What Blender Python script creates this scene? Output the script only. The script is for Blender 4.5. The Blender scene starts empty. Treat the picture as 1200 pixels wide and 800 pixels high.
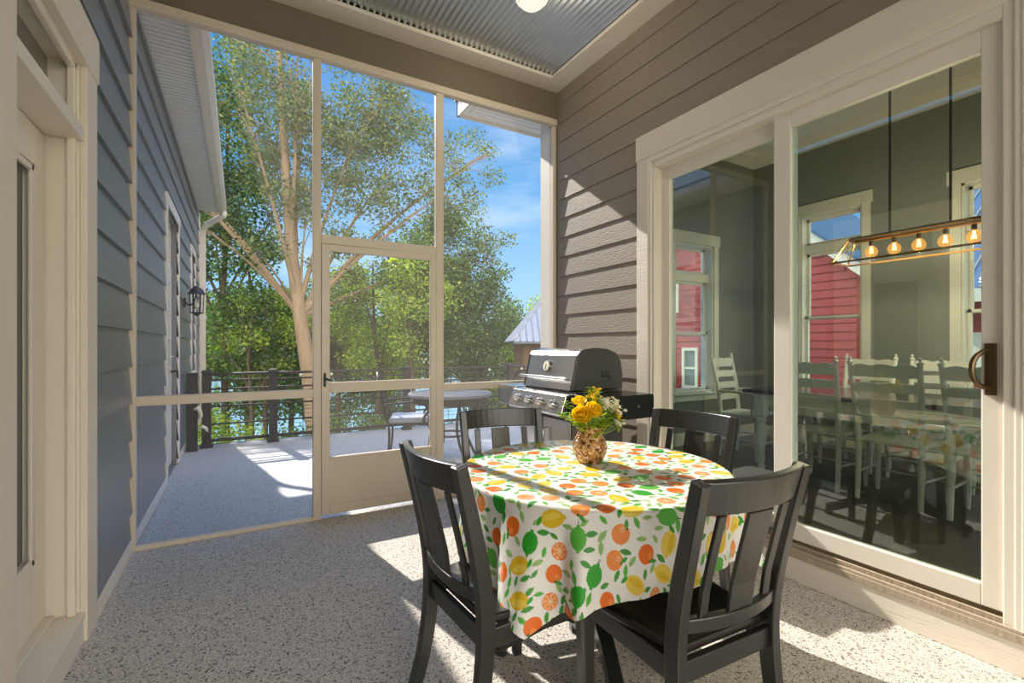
import bpy, bmesh, math, random
import numpy as np
from mathutils import Vector, Matrix, Quaternion
PI = math.pi
random.seed(7)
SC = bpy.context.scene
COL = SC.collection

# ------------------------------------------------------------------ materials
def srgb(r, g, b):
    f = lambda c: (c/255/12.92) if c/255 <= .04045 else ((c/255+.055)/1.055)**2.4
    return (f(r), f(g), f(b), 1)

def new_mat(name):
    m = bpy.data.materials.new(name); m.use_nodes = True
    nt = m.node_tree; nt.nodes.clear()
    out = nt.nodes.new('ShaderNodeOutputMaterial')
    return m, nt, out

def N(nt, typ, **kw):
    n = nt.nodes.new(typ)
    for k, v in kw.items():
        if k in n.inputs: n.inputs[k].default_value = v
        else: setattr(n, k, v)
    return n

def pmat(name, col, rough=.6, metal=0, spec=.5, var=.08, scale=8, bump=0, bscale=60, stretch=(1, 1, 1), coat=0):
    """plain procedural surface: colour with slight noise variation and optional noise bump"""
    m, nt, out = new_mat(name)
    b = N(nt, 'ShaderNodeBsdfPrincipled'); L = nt.links.new
    tc = N(nt, 'ShaderNodeTexCoord'); mp = N(nt, 'ShaderNodeMapping'); mp.inputs['Scale'].default_value = stretch
    L(tc.outputs['Object'], mp.inputs['Vector'])
    nz = N(nt, 'ShaderNodeTexNoise', Scale=scale, Detail=4)
    L(mp.outputs['Vector'], nz.inputs['Vector'])
    mx = N(nt, 'ShaderNodeMix', data_type='RGBA')
    c = Vector(col[:3])
    mx.inputs[6].default_value = (*(c*(1-var)), 1); mx.inputs[7].default_value = (*(c*(1+var)), 1)
    L(nz.outputs['Fac'], mx.inputs[0]); L(mx.outputs[2], b.inputs['Base Color'])
    b.inputs['Roughness'].default_value = rough; b.inputs['Metallic'].default_value = metal
    b.inputs['Specular IOR Level'].default_value = spec; b.inputs['Coat Weight'].default_value = coat
    if bump:
        n2 = N(nt, 'ShaderNodeTexNoise', Scale=bscale, Detail=5); L(mp.outputs['Vector'], n2.inputs['Vector'])
        bp = N(nt, 'ShaderNodeBump', Strength=bump, Distance=.01); L(n2.outputs['Fac'], bp.inputs['Height'])
        L(bp.outputs['Normal'], b.inputs['Normal'])
    L(b.outputs['BSDF'], out.inputs['Surface'])
    return m

def floor_mat(name, light, mid, dark, tint=1.0):
    """speckled chip-flake coating"""
    m, nt, out = new_mat(name); L = nt.links.new
    b = N(nt, 'ShaderNodeBsdfPrincipled', Roughness=.5); b.inputs['Specular IOR Level'].default_value = .35
    tc = N(nt, 'ShaderNodeTexCoord')
    v1 = N(nt, 'ShaderNodeTexVoronoi', Scale=240); L(tc.outputs['Object'], v1.inputs['Vector'])
    sep = N(nt, 'ShaderNodeSeparateColor'); L(v1.outputs['Color'], sep.inputs['Color'])
    r1 = N(nt, 'ShaderNodeValToRGB'); cr = r1.color_ramp; cr.interpolation = 'CONSTANT'
    cr.elements[0].position = 0; cr.elements[0].color = dark
    cr.elements[1].position = .09; cr.elements[1].color = mid
    e = cr.elements.new(.42); e.color = light
    e = cr.elements.new(.72); e.color = tuple(.5*(a+c) for a, c in zip(light, mid))
    e = cr.elements.new(.93); e.color = tuple(min(1, 1.2*a) for a in light)
    L(sep.outputs[0], r1.inputs['Fac'])
    v2 = N(nt, 'ShaderNodeTexVoronoi', Scale=130); L(tc.outputs['Object'], v2.inputs['Vector'])
    s2 = N(nt, 'ShaderNodeSeparateColor'); L(v2.outputs['Color'], s2.inputs['Color'])
    lt = N(nt, 'ShaderNodeMath', operation='LESS_THAN'); lt.inputs[1].default_value = .07; L(s2.outputs[1], lt.inputs[0])
    mx = N(nt, 'ShaderNodeMix', data_type='RGBA'); L(lt.outputs[0], mx.inputs[0]); L(r1.outputs['Color'], mx.inputs[6])
    mx.inputs[7].default_value = tuple(c*1.3 for c in dark)
    L(mx.outputs[2], b.inputs['Base Color'])
    L(b.outputs['BSDF'], out.inputs['Surface'])
    return m

def glass_mat(name, tint, f0=.045, refl=1.0, gain=.96):
    """thin pane: see-through tint plus mirror reflection that grows toward grazing angles"""
    m, nt, out = new_mat(name); L = nt.links.new
    g = N(nt, 'ShaderNodeNewGeometry')
    d = N(nt, 'ShaderNodeVectorMath', operation='DOT_PRODUCT'); L(g.outputs['Incoming'], d.inputs[0]); L(g.outputs['Normal'], d.inputs[1])
    a = N(nt, 'ShaderNodeMath', operation='ABSOLUTE'); L(d.outputs['Value'], a.inputs[0])
    s = N(nt, 'ShaderNodeMath', operation='SUBTRACT'); s.inputs[0].default_value = 1; L(a.outputs[0], s.inputs[1])
    p = N(nt, 'ShaderNodeMath', operation='POWER'); p.inputs[1].default_value = 5; L(s.outputs[0], p.inputs[0])
    ma = N(nt, 'ShaderNodeMath', operation='MULTIPLY_ADD'); ma.inputs[1].default_value = gain; ma.inputs[2].default_value = f0
    L(p.outputs[0], ma.inputs[0]); ma.use_clamp = True
    t = N(nt, 'ShaderNodeBsdfTransparent', Color=tint)
    gl = N(nt, 'ShaderNodeBsdfGlossy', Color=(refl, refl, refl, 1), Roughness=0.0)
    mx = N(nt, 'ShaderNodeMixShader'); L(ma.outputs[0], mx.inputs[0]); L(t.outputs[0], mx.inputs[1]); L(gl.outputs[0], mx.inputs[2])
    L(mx.outputs[0], out.inputs['Surface'])
    return m

def screen_mat(name, cover=.16, col=(.55, .5, .42, 1)):
    """insect screen: fine woven threads, mostly open"""
    m, nt, out = new_mat(name); L = nt.links.new
    t = N(nt, 'ShaderNodeBsdfTransparent'); d = N(nt, 'ShaderNodeBsdfDiffuse', Color=col); tr = N(nt, 'ShaderNodeBsdfTranslucent', Color=col)
    dm = N(nt, 'ShaderNodeMixShader'); dm.inputs[0].default_value = .5; L(d.outputs[0], dm.inputs[1]); L(tr.outputs[0], dm.inputs[2])
    tc = N(nt, 'ShaderNodeTexCoord'); nz = N(nt, 'ShaderNodeTexNoise', Scale=.7, Detail=2); L(tc.outputs['Object'], nz.inputs['Vector'])
    mr = N(nt, 'ShaderNodeMapRange'); mr.inputs['To Min'].default_value = cover*.8; mr.inputs['To Max'].default_value = cover*1.2
    L(nz.outputs['Fac'], mr.inputs['Value'])
    mx = N(nt, 'ShaderNodeMixShader'); L(mr.outputs[0], mx.inputs[0]); L(t.outputs[0], mx.inputs[1]); L(dm.outputs[0], mx.inputs[2])
    L(mx.outputs[0], out.inputs['Surface'])
    return m

def leaf_mat(name, c1, c2, c3, trans=.5, warm=(1.25, 1.2, .45, 1)):
    m, nt, out = new_mat(name); L = nt.links.new
    g = N(nt, 'ShaderNodeNewGeometry')
    r = N(nt, 'ShaderNodeValToRGB'); cr = r.color_ramp
    cr.elements[0].color = c1; cr.elements[1].color = c3
    e = cr.elements.new(.5); e.color = c2
    L(g.outputs['Random Per Island'], r.inputs['Fac'])
    d = N(nt, 'ShaderNodeBsdfDiffuse'); L(r.outputs['Color'], d.inputs['Color'])
    h = N(nt, 'ShaderNodeMix', data_type='RGBA', blend_type='MULTIPLY'); h.inputs[0].default_value = 1
    h.inputs[7].default_value = warm; L(r.outputs['Color'], h.inputs[6])
    t = N(nt, 'ShaderNodeBsdfTranslucent'); L(h.outputs[2], t.inputs['Color'])
    mx = N(nt, 'ShaderNodeMixShader'); mx.inputs[0].default_value = trans; L(d.outputs[0], mx.inputs[1]); L(t.outputs[0], mx.inputs[2])
    gl = N(nt, 'ShaderNodeBsdfGlossy', Roughness=.45); m2 = N(nt, 'ShaderNodeMixShader'); m2.inputs[0].default_value = .06
    L(mx.outputs[0], m2.inputs[1]); L(gl.outputs[0], m2.inputs[2])
    L(m2.outputs[0], out.inputs['Surface'])
    return m

def emit_mat(name, col, s):
    m, nt, out = new_mat(name)
    e = N(nt, 'ShaderNodeEmission', Color=col, Strength=s); nt.links.new(e.outputs[0], out.inputs['Surface'])
    return m

M = {}
M['floor'] = floor_mat('speckled_floor', srgb(214, 207, 197), srgb(190, 183, 173), srgb(102, 94, 86))
M['deck'] = floor_mat('speckled_deck', srgb(202, 201, 200), srgb(180, 180, 181), srgb(110, 110, 112))
M['siding'] = pmat('taupe_siding', srgb(148, 136, 122), .62, var=.06, scale=5, bump=.35, bscale=9, stretch=(2, 2, 14))
M['siding_blue'] = pmat('grey_siding', srgb(126, 128, 132), .33, spec=.7, var=.05, scale=5, bump=.3, bscale=9, stretch=(2, 2, 14))
M['taupe'] = pmat('taupe_paint', srgb(120, 109, 92), .6, var=.03)
M['white'] = pmat('white_trim_paint', srgb(234, 226, 212), .45, var=.02)
M['white_tex'] = pmat('white_wood_trim', srgb(232, 222, 206), .5, var=.03, bump=.3, bscale=8, stretch=(2, 1.5, 30))
M['alum'] = pmat('beige_aluminium', srgb(222, 208, 188), .42, var=.02)
M['soffit'] = pmat('white_vinyl', srgb(242, 242, 240), .5, var=.02)
M['galv'] = pmat('galvanised_steel', srgb(206, 212, 213), .32, 1, var=.1, scale=5)
M['black'] = pmat('black_painted_wood', srgb(37, 38, 35), .32, var=.2, scale=14, bump=.05, bscale=30, spec=.9)
M['blackseat'] = pmat('black_seat', srgb(30, 28, 24), .28, var=.2, scale=20)
M['bmetal'] = pmat('black_iron', srgb(38, 38, 40), .45, var=.15)
M['rail'] = pmat('dark_bronze_railing', srgb(58, 52, 50), .5, var=.12)
M['steel'] = pmat('stainless_steel', srgb(205, 203, 200), .24, 1, var=.05, scale=3, stretch=(1, 30, 1))
M['dsteel'] = pmat('dark_grill_steel', srgb(108, 106, 104), .3, .85, var=.08)
M['genamel'] = pmat('black_grill_enamel', srgb(24, 28, 24), .22, var=.15)
M['lidside'] = pmat('charcoal_lid_end', srgb(74, 74, 70), .4, .3, var=.08)
M['chrome'] = pmat('chrome', srgb(225, 225, 225), .1, 1, var=.02)
M['bronze'] = pmat('antique_brass', srgb(110, 92, 66), .35, .9, var=.1)
M['glass'] = glass_mat('slider_glass', (.86, .955, .925, 1), .085)
M['wglass'] = glass_mat('window_glass', (.98, .99, .99, 1), .025)
M['dkglass'] = pmat('dark_blind_glass', srgb(128, 129, 122), .12, var=.1, spec=.6)
M['screen'] = screen_mat('insect_screen', .055)
M['kick'] = pmat('kick_panel', srgb(222, 210, 190), .5, var=.03)
M['bark'] = pmat('grey_bark', srgb(146, 126, 104), .9, var=.35, scale=3, bump=.8, bscale=10, stretch=(3, 3, .5))
M['barkd'] = pmat('dark_bark', srgb(84, 74, 60), .9, var=.35, scale=3, bump=.6, bscale=10, stretch=(3, 3, .5))
M['leaf_dark'] = leaf_mat('deep_green_leaf', srgb(26, 56, 22), srgb(46, 86, 30), srgb(92, 130, 44))
M['leaf_mid'] = leaf_mat('mid_green_leaf', srgb(40, 78, 28), srgb(66, 110, 38), srgb(124, 154, 52))
M['leaf_yel'] = leaf_mat('yellow_green_leaf', srgb(96, 136, 40), srgb(134, 168, 50), srgb(186, 196, 70))
M['leaf_olive'] = leaf_mat('olive_leaf', srgb(34, 64, 28), srgb(62, 98, 38), srgb(128, 138, 60), .38)
M['ground'] = pmat('leaf_litter_ground', srgb(96, 98, 54), .95, var=.5, scale=.8, bump=.4, bscale=4)
M['redwood'] = pmat('red_siding', srgb(172, 62, 58), .6, var=.06, bump=.2, bscale=9, stretch=(2, 2, 14))
M['troof'] = pmat('pale_metal_roof', srgb(132, 142, 160), .3, .85, var=.1)
M['hutwood'] = pmat('brown_board_wall', srgb(112, 88, 66), .85, var=.25, scale=4, stretch=(6, 6, .5))
M['inwall'] = pmat('greige_wall_paint', srgb(128, 132, 126), .7, var=.02)
M['infloor'] = pmat('dark_wood_floor', srgb(70, 56, 46), .3, var=.3, scale=3, stretch=(8, .7, 1))
M['inwhite'] = pmat('interior_white_paint', srgb(222, 222, 214), .4, var=.02)
M['cwhite'] = pmat('chair_white_paint', srgb(226, 228, 220), .4, var=.03)
M['ttop'] = pmat('dark_table_top', srgb(44, 38, 34), .2, var=.25, scale=3, stretch=(8, .7, 1))
M['bulb'] = emit_mat('warm_filament_glow', (1, .62, .25, 1), 14)
m_, nt, out = new_mat('amber_bulb_glass'); t_ = N(nt, 'ShaderNodeBsdfTransparent', Color=(1, .8, .55, 1)); e_ = N(nt, 'ShaderNodeEmission', Color=(1, .42, .1, 1), Strength=1.3)
x_ = N(nt, 'ShaderNodeMixShader'); x_.inputs[0].default_value = .4; nt.links.new(t_.outputs[0], x_.inputs[1]); nt.links.new(e_.outputs[0], x_.inputs[2]); nt.links.new(x_.outputs[0], out.inputs[0]); M['bulbglass'] = m_
M['piron'] = pmat('weathered_patio_iron', srgb(130, 134, 144), .5, var=.15)
M['brasslit'] = pmat('brushed_brass', srgb(176, 134, 74), .3, .9, var=.06)
M['cushion'] = pmat('blue_grey_cushion', srgb(172, 180, 196), .9, var=.06, bump=.2, bscale=120)
M['petal'] = leaf_mat('yellow_petal', srgb(250, 206, 24), srgb(253, 220, 36), srgb(255, 232, 70), .35, (1, 1.05, .8, 1))
M['petalw'] = pmat('white_petal', srgb(236, 230, 205), .6, var=.08, scale=30)
M['sprig'] = leaf_mat('bouquet_leaf', srgb(90, 130, 30), srgb(140, 175, 40), srgb(190, 205, 70), .4)
M['lens'] = emit_mat('porch_lamp_glow', (1, .9, .76, 1), .75)
M['sandstone'] = pmat('sill_board', srgb(176, 160, 138), .7, var=.12, scale=12, bump=.5, bscale=60, stretch=(1, 1, .3))
M['cloth_stuff'] = None

# ------------------------------------------------------------------ mesh builder
class MB:
    def __init__(s): s.v = []; s.f = []
    def add(s, vs, fs):
        o = len(s.v); s.v += [tuple(p) for p in vs]; s.f += [tuple(i+o for i in f) for f in fs]; return s
    def box(s, x0, x1, y0, y1, z0, z1, mat=None):
        vs = [(x, y, z) for z in (z0, z1) for y in (y0, y1) for x in (x0, x1)]
        if mat is not None: vs = [mat @ Vector(p) for p in vs]
        return s.add(vs, [(0, 2, 3, 1), (4, 5, 7, 6), (0, 1, 5, 4), (2, 6, 7, 3), (0, 4, 6, 2), (1, 3, 7, 5)])
    def hexa(s, b, t):
        """bottom quad b (ccw from above) and top quad t"""
        return s.add(list(b)+list(t), [(3, 2, 1, 0), (4, 5, 6, 7), (0, 1, 5, 4), (1, 2, 6, 5), (2, 3, 7, 6), (3, 0, 4, 7)])
    def tube(s, pts, r, n=8, caps=True):
        pts = [Vector(p) for p in pts]; k = len(pts)
        rs = r if isinstance(r, (list, tuple)) else [r]*k
        vs = []; up = None
        for i, p in enumerate(pts):
            d = (pts[min(i+1, k-1)]-pts[max(i-1, 0)])
            d = d.normalized() if d.length > 1e-9 else Vector((0, 0, 1))
            if up is None: up = Vector((0, 0, 1)) if abs(d.z) < .9 else Vector((0, 1, 0))
            a = d.cross(up)
            if a.length < 1e-5: a = d.cross(Vector((1, .3, 0)))
            a.normalize(); b = a.cross(d).normalized(); up = b
            for j in range(n):
                t = 2*PI*j/n
                vs.append(p+(a*math.cos(t)+b*math.sin(t))*rs[i])
        fs = [(i*n+j, i*n+(j+1) % n, (i+1)*n+(j+1) % n, (i+1)*n+j) for i in range(k-1) for j in range(n)]
        if caps: fs += [tuple(range(n))[::-1], tuple(range((k-1)*n, k*n))]
        return s.add(vs, fs)
    def sweep(s, pts, axes_w, w, h):
        """rectangular section swept along pts; axes_w = width direction (vector or list); w,h scalars or lists"""
        pts = [Vector(p) for p in pts]; k = len(pts); vs = []
        for i, p in enumerate(pts):
            d = (pts[min(i+1, k-1)]-pts[max(i-1, 0)]).normalized()
            a = Vector(axes_w[i] if isinstance(axes_w, list) else axes_w); a = (a-d*a.dot(d)).normalized(); b = d.cross(a)
            ww = w[i] if isinstance(w, list) else w; hh = h[i] if isinstance(h, list) else h
            for sa, sb in ((-1, -1), (1, -1), (1, 1), (-1, 1)): vs.append(p+a*sa*ww/2+b*sb*hh/2)
        fs = [(i*4+j, i*4+(j+1) % 4, i*4+4+(j+1) % 4, i*4+4+j) for i in range(k-1) for j in range(4)]
        fs += [(3, 2, 1, 0), (k*4-4, k*4-3, k*4-2, k*4-1)]
        return s.add(vs, fs)
    def lathe(s, prof, cx=0, cy=0, n=24, caps=True):
        vs = [(cx+r*math.cos(2*PI*j/n), cy+r*math.sin(2*PI*j/n), z) for r, z in prof for j in range(n)]
        k = len(prof)
        fs = [(i*n+j, i*n+(j+1) % n, (i+1)*n+(j+1) % n, (i+1)*n+j) for i in range(k-1) for j in range(n)]
        if caps: fs += [tuple(range(n))[::-1], tuple(range((k-1)*n, k*n))]
        return s.add(vs, fs)
    def ball(s, c, r, n=10, m=6, sz=1):
        vs = []; 
        for i in range(m+1):
            t = PI*i/m
            for j in range(n): vs.append((c[0]+r*math.sin(t)*math.cos(2*PI*j/n), c[1]+r*math.sin(t)*math.sin(2*PI*j/n), c[2]-r*sz*math.cos(t)))
        fs = [(i*n+j, i*n+(j+1) % n, (i+1)*n+(j+1) % n, (i+1)*n+j) for i in range(m) for j in range(n)]
        return s.add(vs, fs)
    def prism(s, poly, axis, a0, a1):
        """2D polygon extruded on an axis: axis 'x' -> poly in (y,z), 'y' -> (x,z), 'z' -> (x,y)"""
        def q(p, a): return (a, p[0], p[1]) if axis == 'x' else (p[0], a, p[1]) if axis == 'y' else (p[0], p[1], a)
        n = len(poly); vs = [q(p, a0) for p in poly]+[q(p, a1) for p in poly]
        fs = [(j, (j+1) % n, n+(j+1) % n, n+j) for j in range(n)]+[tuple(range(n))[::-1], tuple(range(n, 2*n))]
        return s.add(vs, fs)
    def build(s, name, mat, parent=None, bevel=0, smooth=False, seg=2, fix=True):
        me = bpy.data.meshes.new(name); me.from_pydata(s.v, [], s.f)
        if fix:
            bm = bmesh.new(); bm.from_mesh(me); bmesh.ops.remove_doubles(bm, verts=bm.verts, dist=1e-6)
            bmesh.ops.recalc_face_normals(bm, faces=bm.faces); bm.to_mesh(me); bm.free()
        if smooth:
            me.polygons.foreach_set('use_smooth', [True]*len(me.polygons))
        me.materials.append(M[mat] if isinstance(mat, str) else mat)
        o = bpy.data.objects.new(name, me); COL.objects.link(o)
        if parent is not None: o.parent = parent
        if bevel:
            b = o.modifiers.new('bevel', 'BEVEL'); b.width = bevel; b.segments = seg; b.limit_method = 'ANGLE'; b.angle_limit = .7
            b.harden_normals = False
        if smooth and hasattr(me, 'set_sharp_from_angle'): me.set_sharp_from_angle(angle=.7)
        return o

def thing(name, label=None, cat=None, loc=(0, 0, 0), rz=0, group=None, kind=None):
    o = bpy.data.objects.new(name, None); COL.objects.link(o); o.location = loc; o.rotation_euler = (0, 0, rz); o.empty_display_size = .1
    return tag(o, label, cat, group, kind)
def tag(o, label=None, cat=None, group=None, kind=None):
    if label: o['label'] = label
    if cat: o['category'] = cat
    if group: o['group'] = group
    if kind: o['kind'] = kind
    return o
def dup(root, loc, rz, label=None, group=None):
    def cp(o, par):
        c = o.copy(); COL.objects.link(c)
        if par: c.parent = par
        for ch in kids.get(o.name, []): cp(ch, c)
        return c
    kids = {}
    for o in bpy.data.objects:
        if o.parent: kids.setdefault(o.parent.name, []).append(o)
    r = cp(root, None); r.location = loc; r.rotation_euler = (0, 0, rz)
    if label: r['label'] = label
    if group: r['group'] = group
    return r
def struct(o, label=None, cat=None):
    o['kind'] = 'structure'
    return tag(o, label, cat)
def bez(a, b, c, d, n=12):
    a, b, c, d = map(Vector, (a, b, c, d)); r = []
    for i in range(n+1):
        t = i/n; r.append(a*(1-t)**3+b*3*t*(1-t)**2+c*3*t*t*(1-t)+d*t**3)
    return r
# ------------------------------------------------------------------ the setting
XL, XR, YS, ZC = -.592, 2.62, 3.68, 3.67

def siding(m, X, side, y0, y1, z0, z1, opens=(), exp=.18, zoff=0, th=.014):
    """lap boards on a wall plane x = X, facing side (+1/-1); opens = rectangles (y0, y1, z0, z1)"""
    z = z0-zoff
    while z < z1:
        cuts = sorted({max(z, z0), min(z+exp, z1)} | {c for o in opens for c in (o[2], o[3]) if max(z, z0) < c < min(z+exp, z1)})
        for a, b in zip(cuts[:-1], cuts[1:]):
            mid = (a+b)/2; spans = [(y0, y1)]
            for o in opens:
                if o[2] < mid < o[3]:
                    nx = []
                    for s, e in spans:
                        if o[0] > s: nx.append((s, min(e, o[0])))
                        if o[1] < e: nx.append((max(s, o[1]), e))
                    spans = [q for q in nx if q[1]-q[0] > 1e-4]
            ta = th-(th-.003)*(a-z)/exp; tb = th-(th-.003)*(b-z)/exp
            for s, e in spans:
                m.prism([(X, a), (X+side*ta, a), (X+side*tb, b), (X, b)], 'y', s, e)
        z += exp
    return m
def holed(m, x0, x1, y0, y1, z0, z1, opens):
    """solid wall slab along y with rectangular holes (non overlapping in y)"""
    ys = y0
    for o in sorted(opens):
        if o[0] > ys: m.box(x0, x1, ys, o[0], z0, z1)
        if o[2] > z0: m.box(x0, x1, o[0], o[1], z0, o[2])
        if o[3] < z1: m.box(x0, x1, o[0], o[1], o[3], z1)
        ys = o[1]
    if ys < y1: m.box(x0, x1, ys, y1, z0, z1)
    return m

# floors
struct(MB().box(-.75, 2.72, -2.6, 3.70, -.15, 0).build('floor', 'floor'))
struct(MB().box(-.75, 9.5, 3.70, 7.25, -.17, -.012).build('deck_floor', 'deck'))
struct(MB().box(-.75, 9.5, 7.25, 7.29, -.42, -.01).build('trim_1', 'rail'))

# left wall with its French door and, past the screen, a deck door and a window
LO = [(1.91, 2.69, -.01, 2.49), (5.34, 6.22, -.01, 2.56), (7.86, 8.42, .9, 2.56)]
wl = struct(siding(MB(), XL, 1, -2.0, 9.3, .05, 3.62, LO, .2245, .03, .023).build('wall_left', 'siding_blue'))
holed(MB(), XL-.14, XL, -2.0, 9.3, -.1, 3.62, LO).build('backing', 'siding_blue', wl)
MB().box(XL-.62, XL-.60, -2, 9.3, -.1, 3.6).build('inner_face', 'inwall', wl)
MB().box(XL-.6, XL-.14, -2, 9.3, -.1, -.02).build('inner_floor', 'infloor', wl)
bl = MB()
for a, b in ((-2.0, 1.64), (2.845, 3.66), (3.72, 5.24), (6.32, 9.3)): bl.box(XL, XL+.024, a, b, 0, .085)
struct(bl.build('baseboard_left', 'white', bevel=.004))

def casing(m, X, side, y0, y1, z0, ztop, w=.16, head=.19, t=.026):
    """flat stock round an opening y0..y1, up to ztop"""
    a, b = (X, X+side*t) if side > 0 else (X+side*t, X)
    m.box(a, b, y0-w, y0, z0, ztop); m.box(a, b, y1, y1+w, z0, ztop)
    a2, b2 = (X, X+side*(t+.006)) if side > 0 else (X+side*(t+.006), X)
    m.box(a2, b2, y0-w-.006, y1+w+.006, ztop, ztop+head)
    return m

ya0, yb0, zh = 1.93, 2.67, 2.47
d1 = thing('door_1', 'white glazed door with a transom, set deep in the left porch wall', 'door', (0, 0, 0), kind='structure')
casing(MB(), XL, 1, ya0, yb0, 0, zh, .165, .2).box(XL, XL+.026, 1.66, 1.78, 0, zh).build('casing', 'white_tex', d1, bevel=.004)
m = MB()
m.box(-.78, XL, ya0-.02, ya0, .1, zh+.02).box(-.78, XL, yb0, yb0+.02, .1, zh+.02).box(-.78, XL, ya0-.02, yb0+.02, zh, zh+.02)
m.build('jamb', 'white', d1)
m = MB()
for a, b in ((ya0, ya0+.03), (yb0-.03, yb0)): m.box(-.628, -.600, a, b, .13, zh)
m.box(-.628, -.600, ya0, yb0, zh-.03, zh); m.build('stop_moulding', 'white', d1, bevel=.006)
MB().box(-.76, -.575, ya0, yb0, 2.145, 2.20).build('transom_bar', 'white', d1, bevel=.005)
MB().box(-.70, -.694, ya0, yb0, 2.20, zh).build('transom_glass', 'dkglass', d1)
lf = MB()
lf.box(-.745, -.70, yb0-.15, yb0-.005, .145, 2.14).box(-.745, -.70, ya0+.005, ya0+.15, .145, 2.14)
lf.box(-.745, -.70, ya0+.15, yb0-.15, 1.97, 2.14).box(-.745, -.70, ya0+.15, yb0-.15, .145, .42)
lf = lf.build('door_leaf', 'white', d1, bevel=.004)
m = MB()
for a, b, c, d in ((ya0+.15, ya0+.175, .42, 1.97), (yb0-.175, yb0-.15, .42, 1.97), (ya0+.15, yb0-.15, .42, .445), (ya0+.15, yb0-.15, 1.945, 1.97)):
    m.box(-.705, -.692, a, b, c, d)
m.build('glazing_bead', 'white', lf, bevel=.004)
MB().box(-.727, -.718, ya0+.175, yb0-.175, .445, 1.945).build('glass', 'dkglass', lf)
m = MB().box(-.78, -.572, ya0-.16, yb0+.16, .105, .13).box(-.60, -.578, ya0-.16, yb0+.16, 0, .105).box(-.77, -.67, ya0, yb0, .13, .145)
m.build('threshold', 'white', d1, bevel=.003)

# deck door beyond the screen, in the same wall
d2 = thing('door_2', 'white half-glazed door with lever handle opening onto the deck beyond the screen', 'door', (0, 0, 0), kind='structure')
casing(MB(), XL, 1, 5.34, 6.22, 0, 2.56, .1, .1).build('casing', 'white', d2, bevel=.004)
m = MB().box(-.70, -.66, 5.34, 6.22, 2.1, 2.16).box(-.70, -.64, 5.34, 5.37, 0, 2.56).box(-.70, -.64, 6.19, 6.22, 0, 2.56).box(-.7, -.64, 5.34, 6.22, 2.52, 2.56)
m.build('jamb', 'white', d2)
MB().box(-.69, -.684, 5.37, 6.19, 2.16, 2.52).build('transom_glass', 'wglass', d2)
m = MB().box(-.67, -.63, 5.37, 5.53, .03, 2.1).box(-.67, -.63, 6.03, 6.19, .03, 2.1).box(-.67, -.63, 5.53, 6.03, 1.94, 2.1).box(-.67, -.63, 5.53, 6.03, .03, .75)
m.box(-.632, -.62, 5.6, 5.96, .2, .6)
lf2 = m.build('door_leaf', 'white', d2, bevel=.005)
MB().box(-.652, -.645, 5.53, 6.03, .75, 1.94).build('glass', 'dkglass', lf2)
m = MB().box(-.645, -.63, 5.77, 5.79, .75, 1.94)
for z in (1.05, 1.35, 1.65): m.box(-.645, -.63, 5.53, 6.03, z-.01, z+.01)
m.build('muntin', 'white', lf2)
MB().tube([(-.63, 6.11, 1.0), (-.57, 6.11, 1.0), (-.565, 6.0, 1.0)], .011).build('lever_handle', 'bmetal', lf2, smooth=True)
MB().tube([(-.63, 6.11, 1.14), (-.605, 6.11, 1.14)], .026, 12).build('deadbolt', 'chrome', lf2, smooth=True)

w1 = thing('window_1', 'narrow white-framed window past the wall lantern on the left wing', 'window', (0, 0, 0), kind='structure')
m = casing(MB(), XL, 1, 7.86, 8.42, .9, 2.56, .09, .1); m.box(XL, XL+.04, 7.74, 8.54, .84, .9); m.build('casing', 'white', w1, bevel=.004)
m = MB().box(-.66, -.62, 7.86, 7.91, .9, 2.56).box(-.66, -.62, 8.37, 8.42, .9, 2.56).box(-.66, -.62, 7.86, 8.42, 2.5, 2.56).box(-.66, -.62, 7.86, 8.42, .9, .96).box(-.66, -.62, 7.86, 8.42, 1.7, 1.75)
m.build('sash', 'white', w1)
MB().box(-.646, -.64, 7.91, 8.37, .96, 2.5).build('glass', 'dkglass', w1)

# left wing eave: soffit, fascia and gutter, roof
e = struct(MB().box(XL, -.27, 3.74, 9.0, 3.43, 3.45).build('left_eave', 'soffit'))
m = MB()
y = 3.75
while y < 8.95: m.box(XL+.03, -.30, y, y+.035, 3.418, 3.43); y += .055
m.build('soffit_slats', 'soffit', e)
MB().box(-.30, -.27, 3.74, 9.0, 3.40, 3.58).build('fascia', 'white', e)
MB().prism([(-.27, 3.42), (-.225, 3.42), (-.185, 3.47), (-.185, 3.55), (-.195, 3.56), (-.205, 3.55), (-.205, 3.48), (-.23, 3.44), (-.27, 3.44)], 'y', 3.74, 9.06).build('gutter', 'white', e)
MB().prism([(-.19, 3.57), (-.19, 3.61), (-4, 5.4), (-4, 5.36)], 'y', 3.74, 9.1).build('roof', 'troof', e)
ds = thing('downspout', 'white downspout at the far corner of the left wing', 'downspout', (-.515, 9.16, 0))
MB().sweep([(.30, -.22, 3.44), (.30, -.22, 3.38), (.06, -.06, 3.24), (0, 0, 3.14), (0, 0, .06), (.05, 0, 0)], (1, 0, 0), .075, .06).build('pipe', 'white', ds)
for z in (.6, 1.7, 2.8): MB().box(-.045, .045, -.035, .035, z, z+.03).build('strap', 'white', ds)
struct(MB().box(XL-.02, XL+.03, 9.28, 9.36, 0, 3.45).box(XL-.14, XL, 9.3, 9.36, 0, 3.6).build('trim_2', 'white'))

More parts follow.
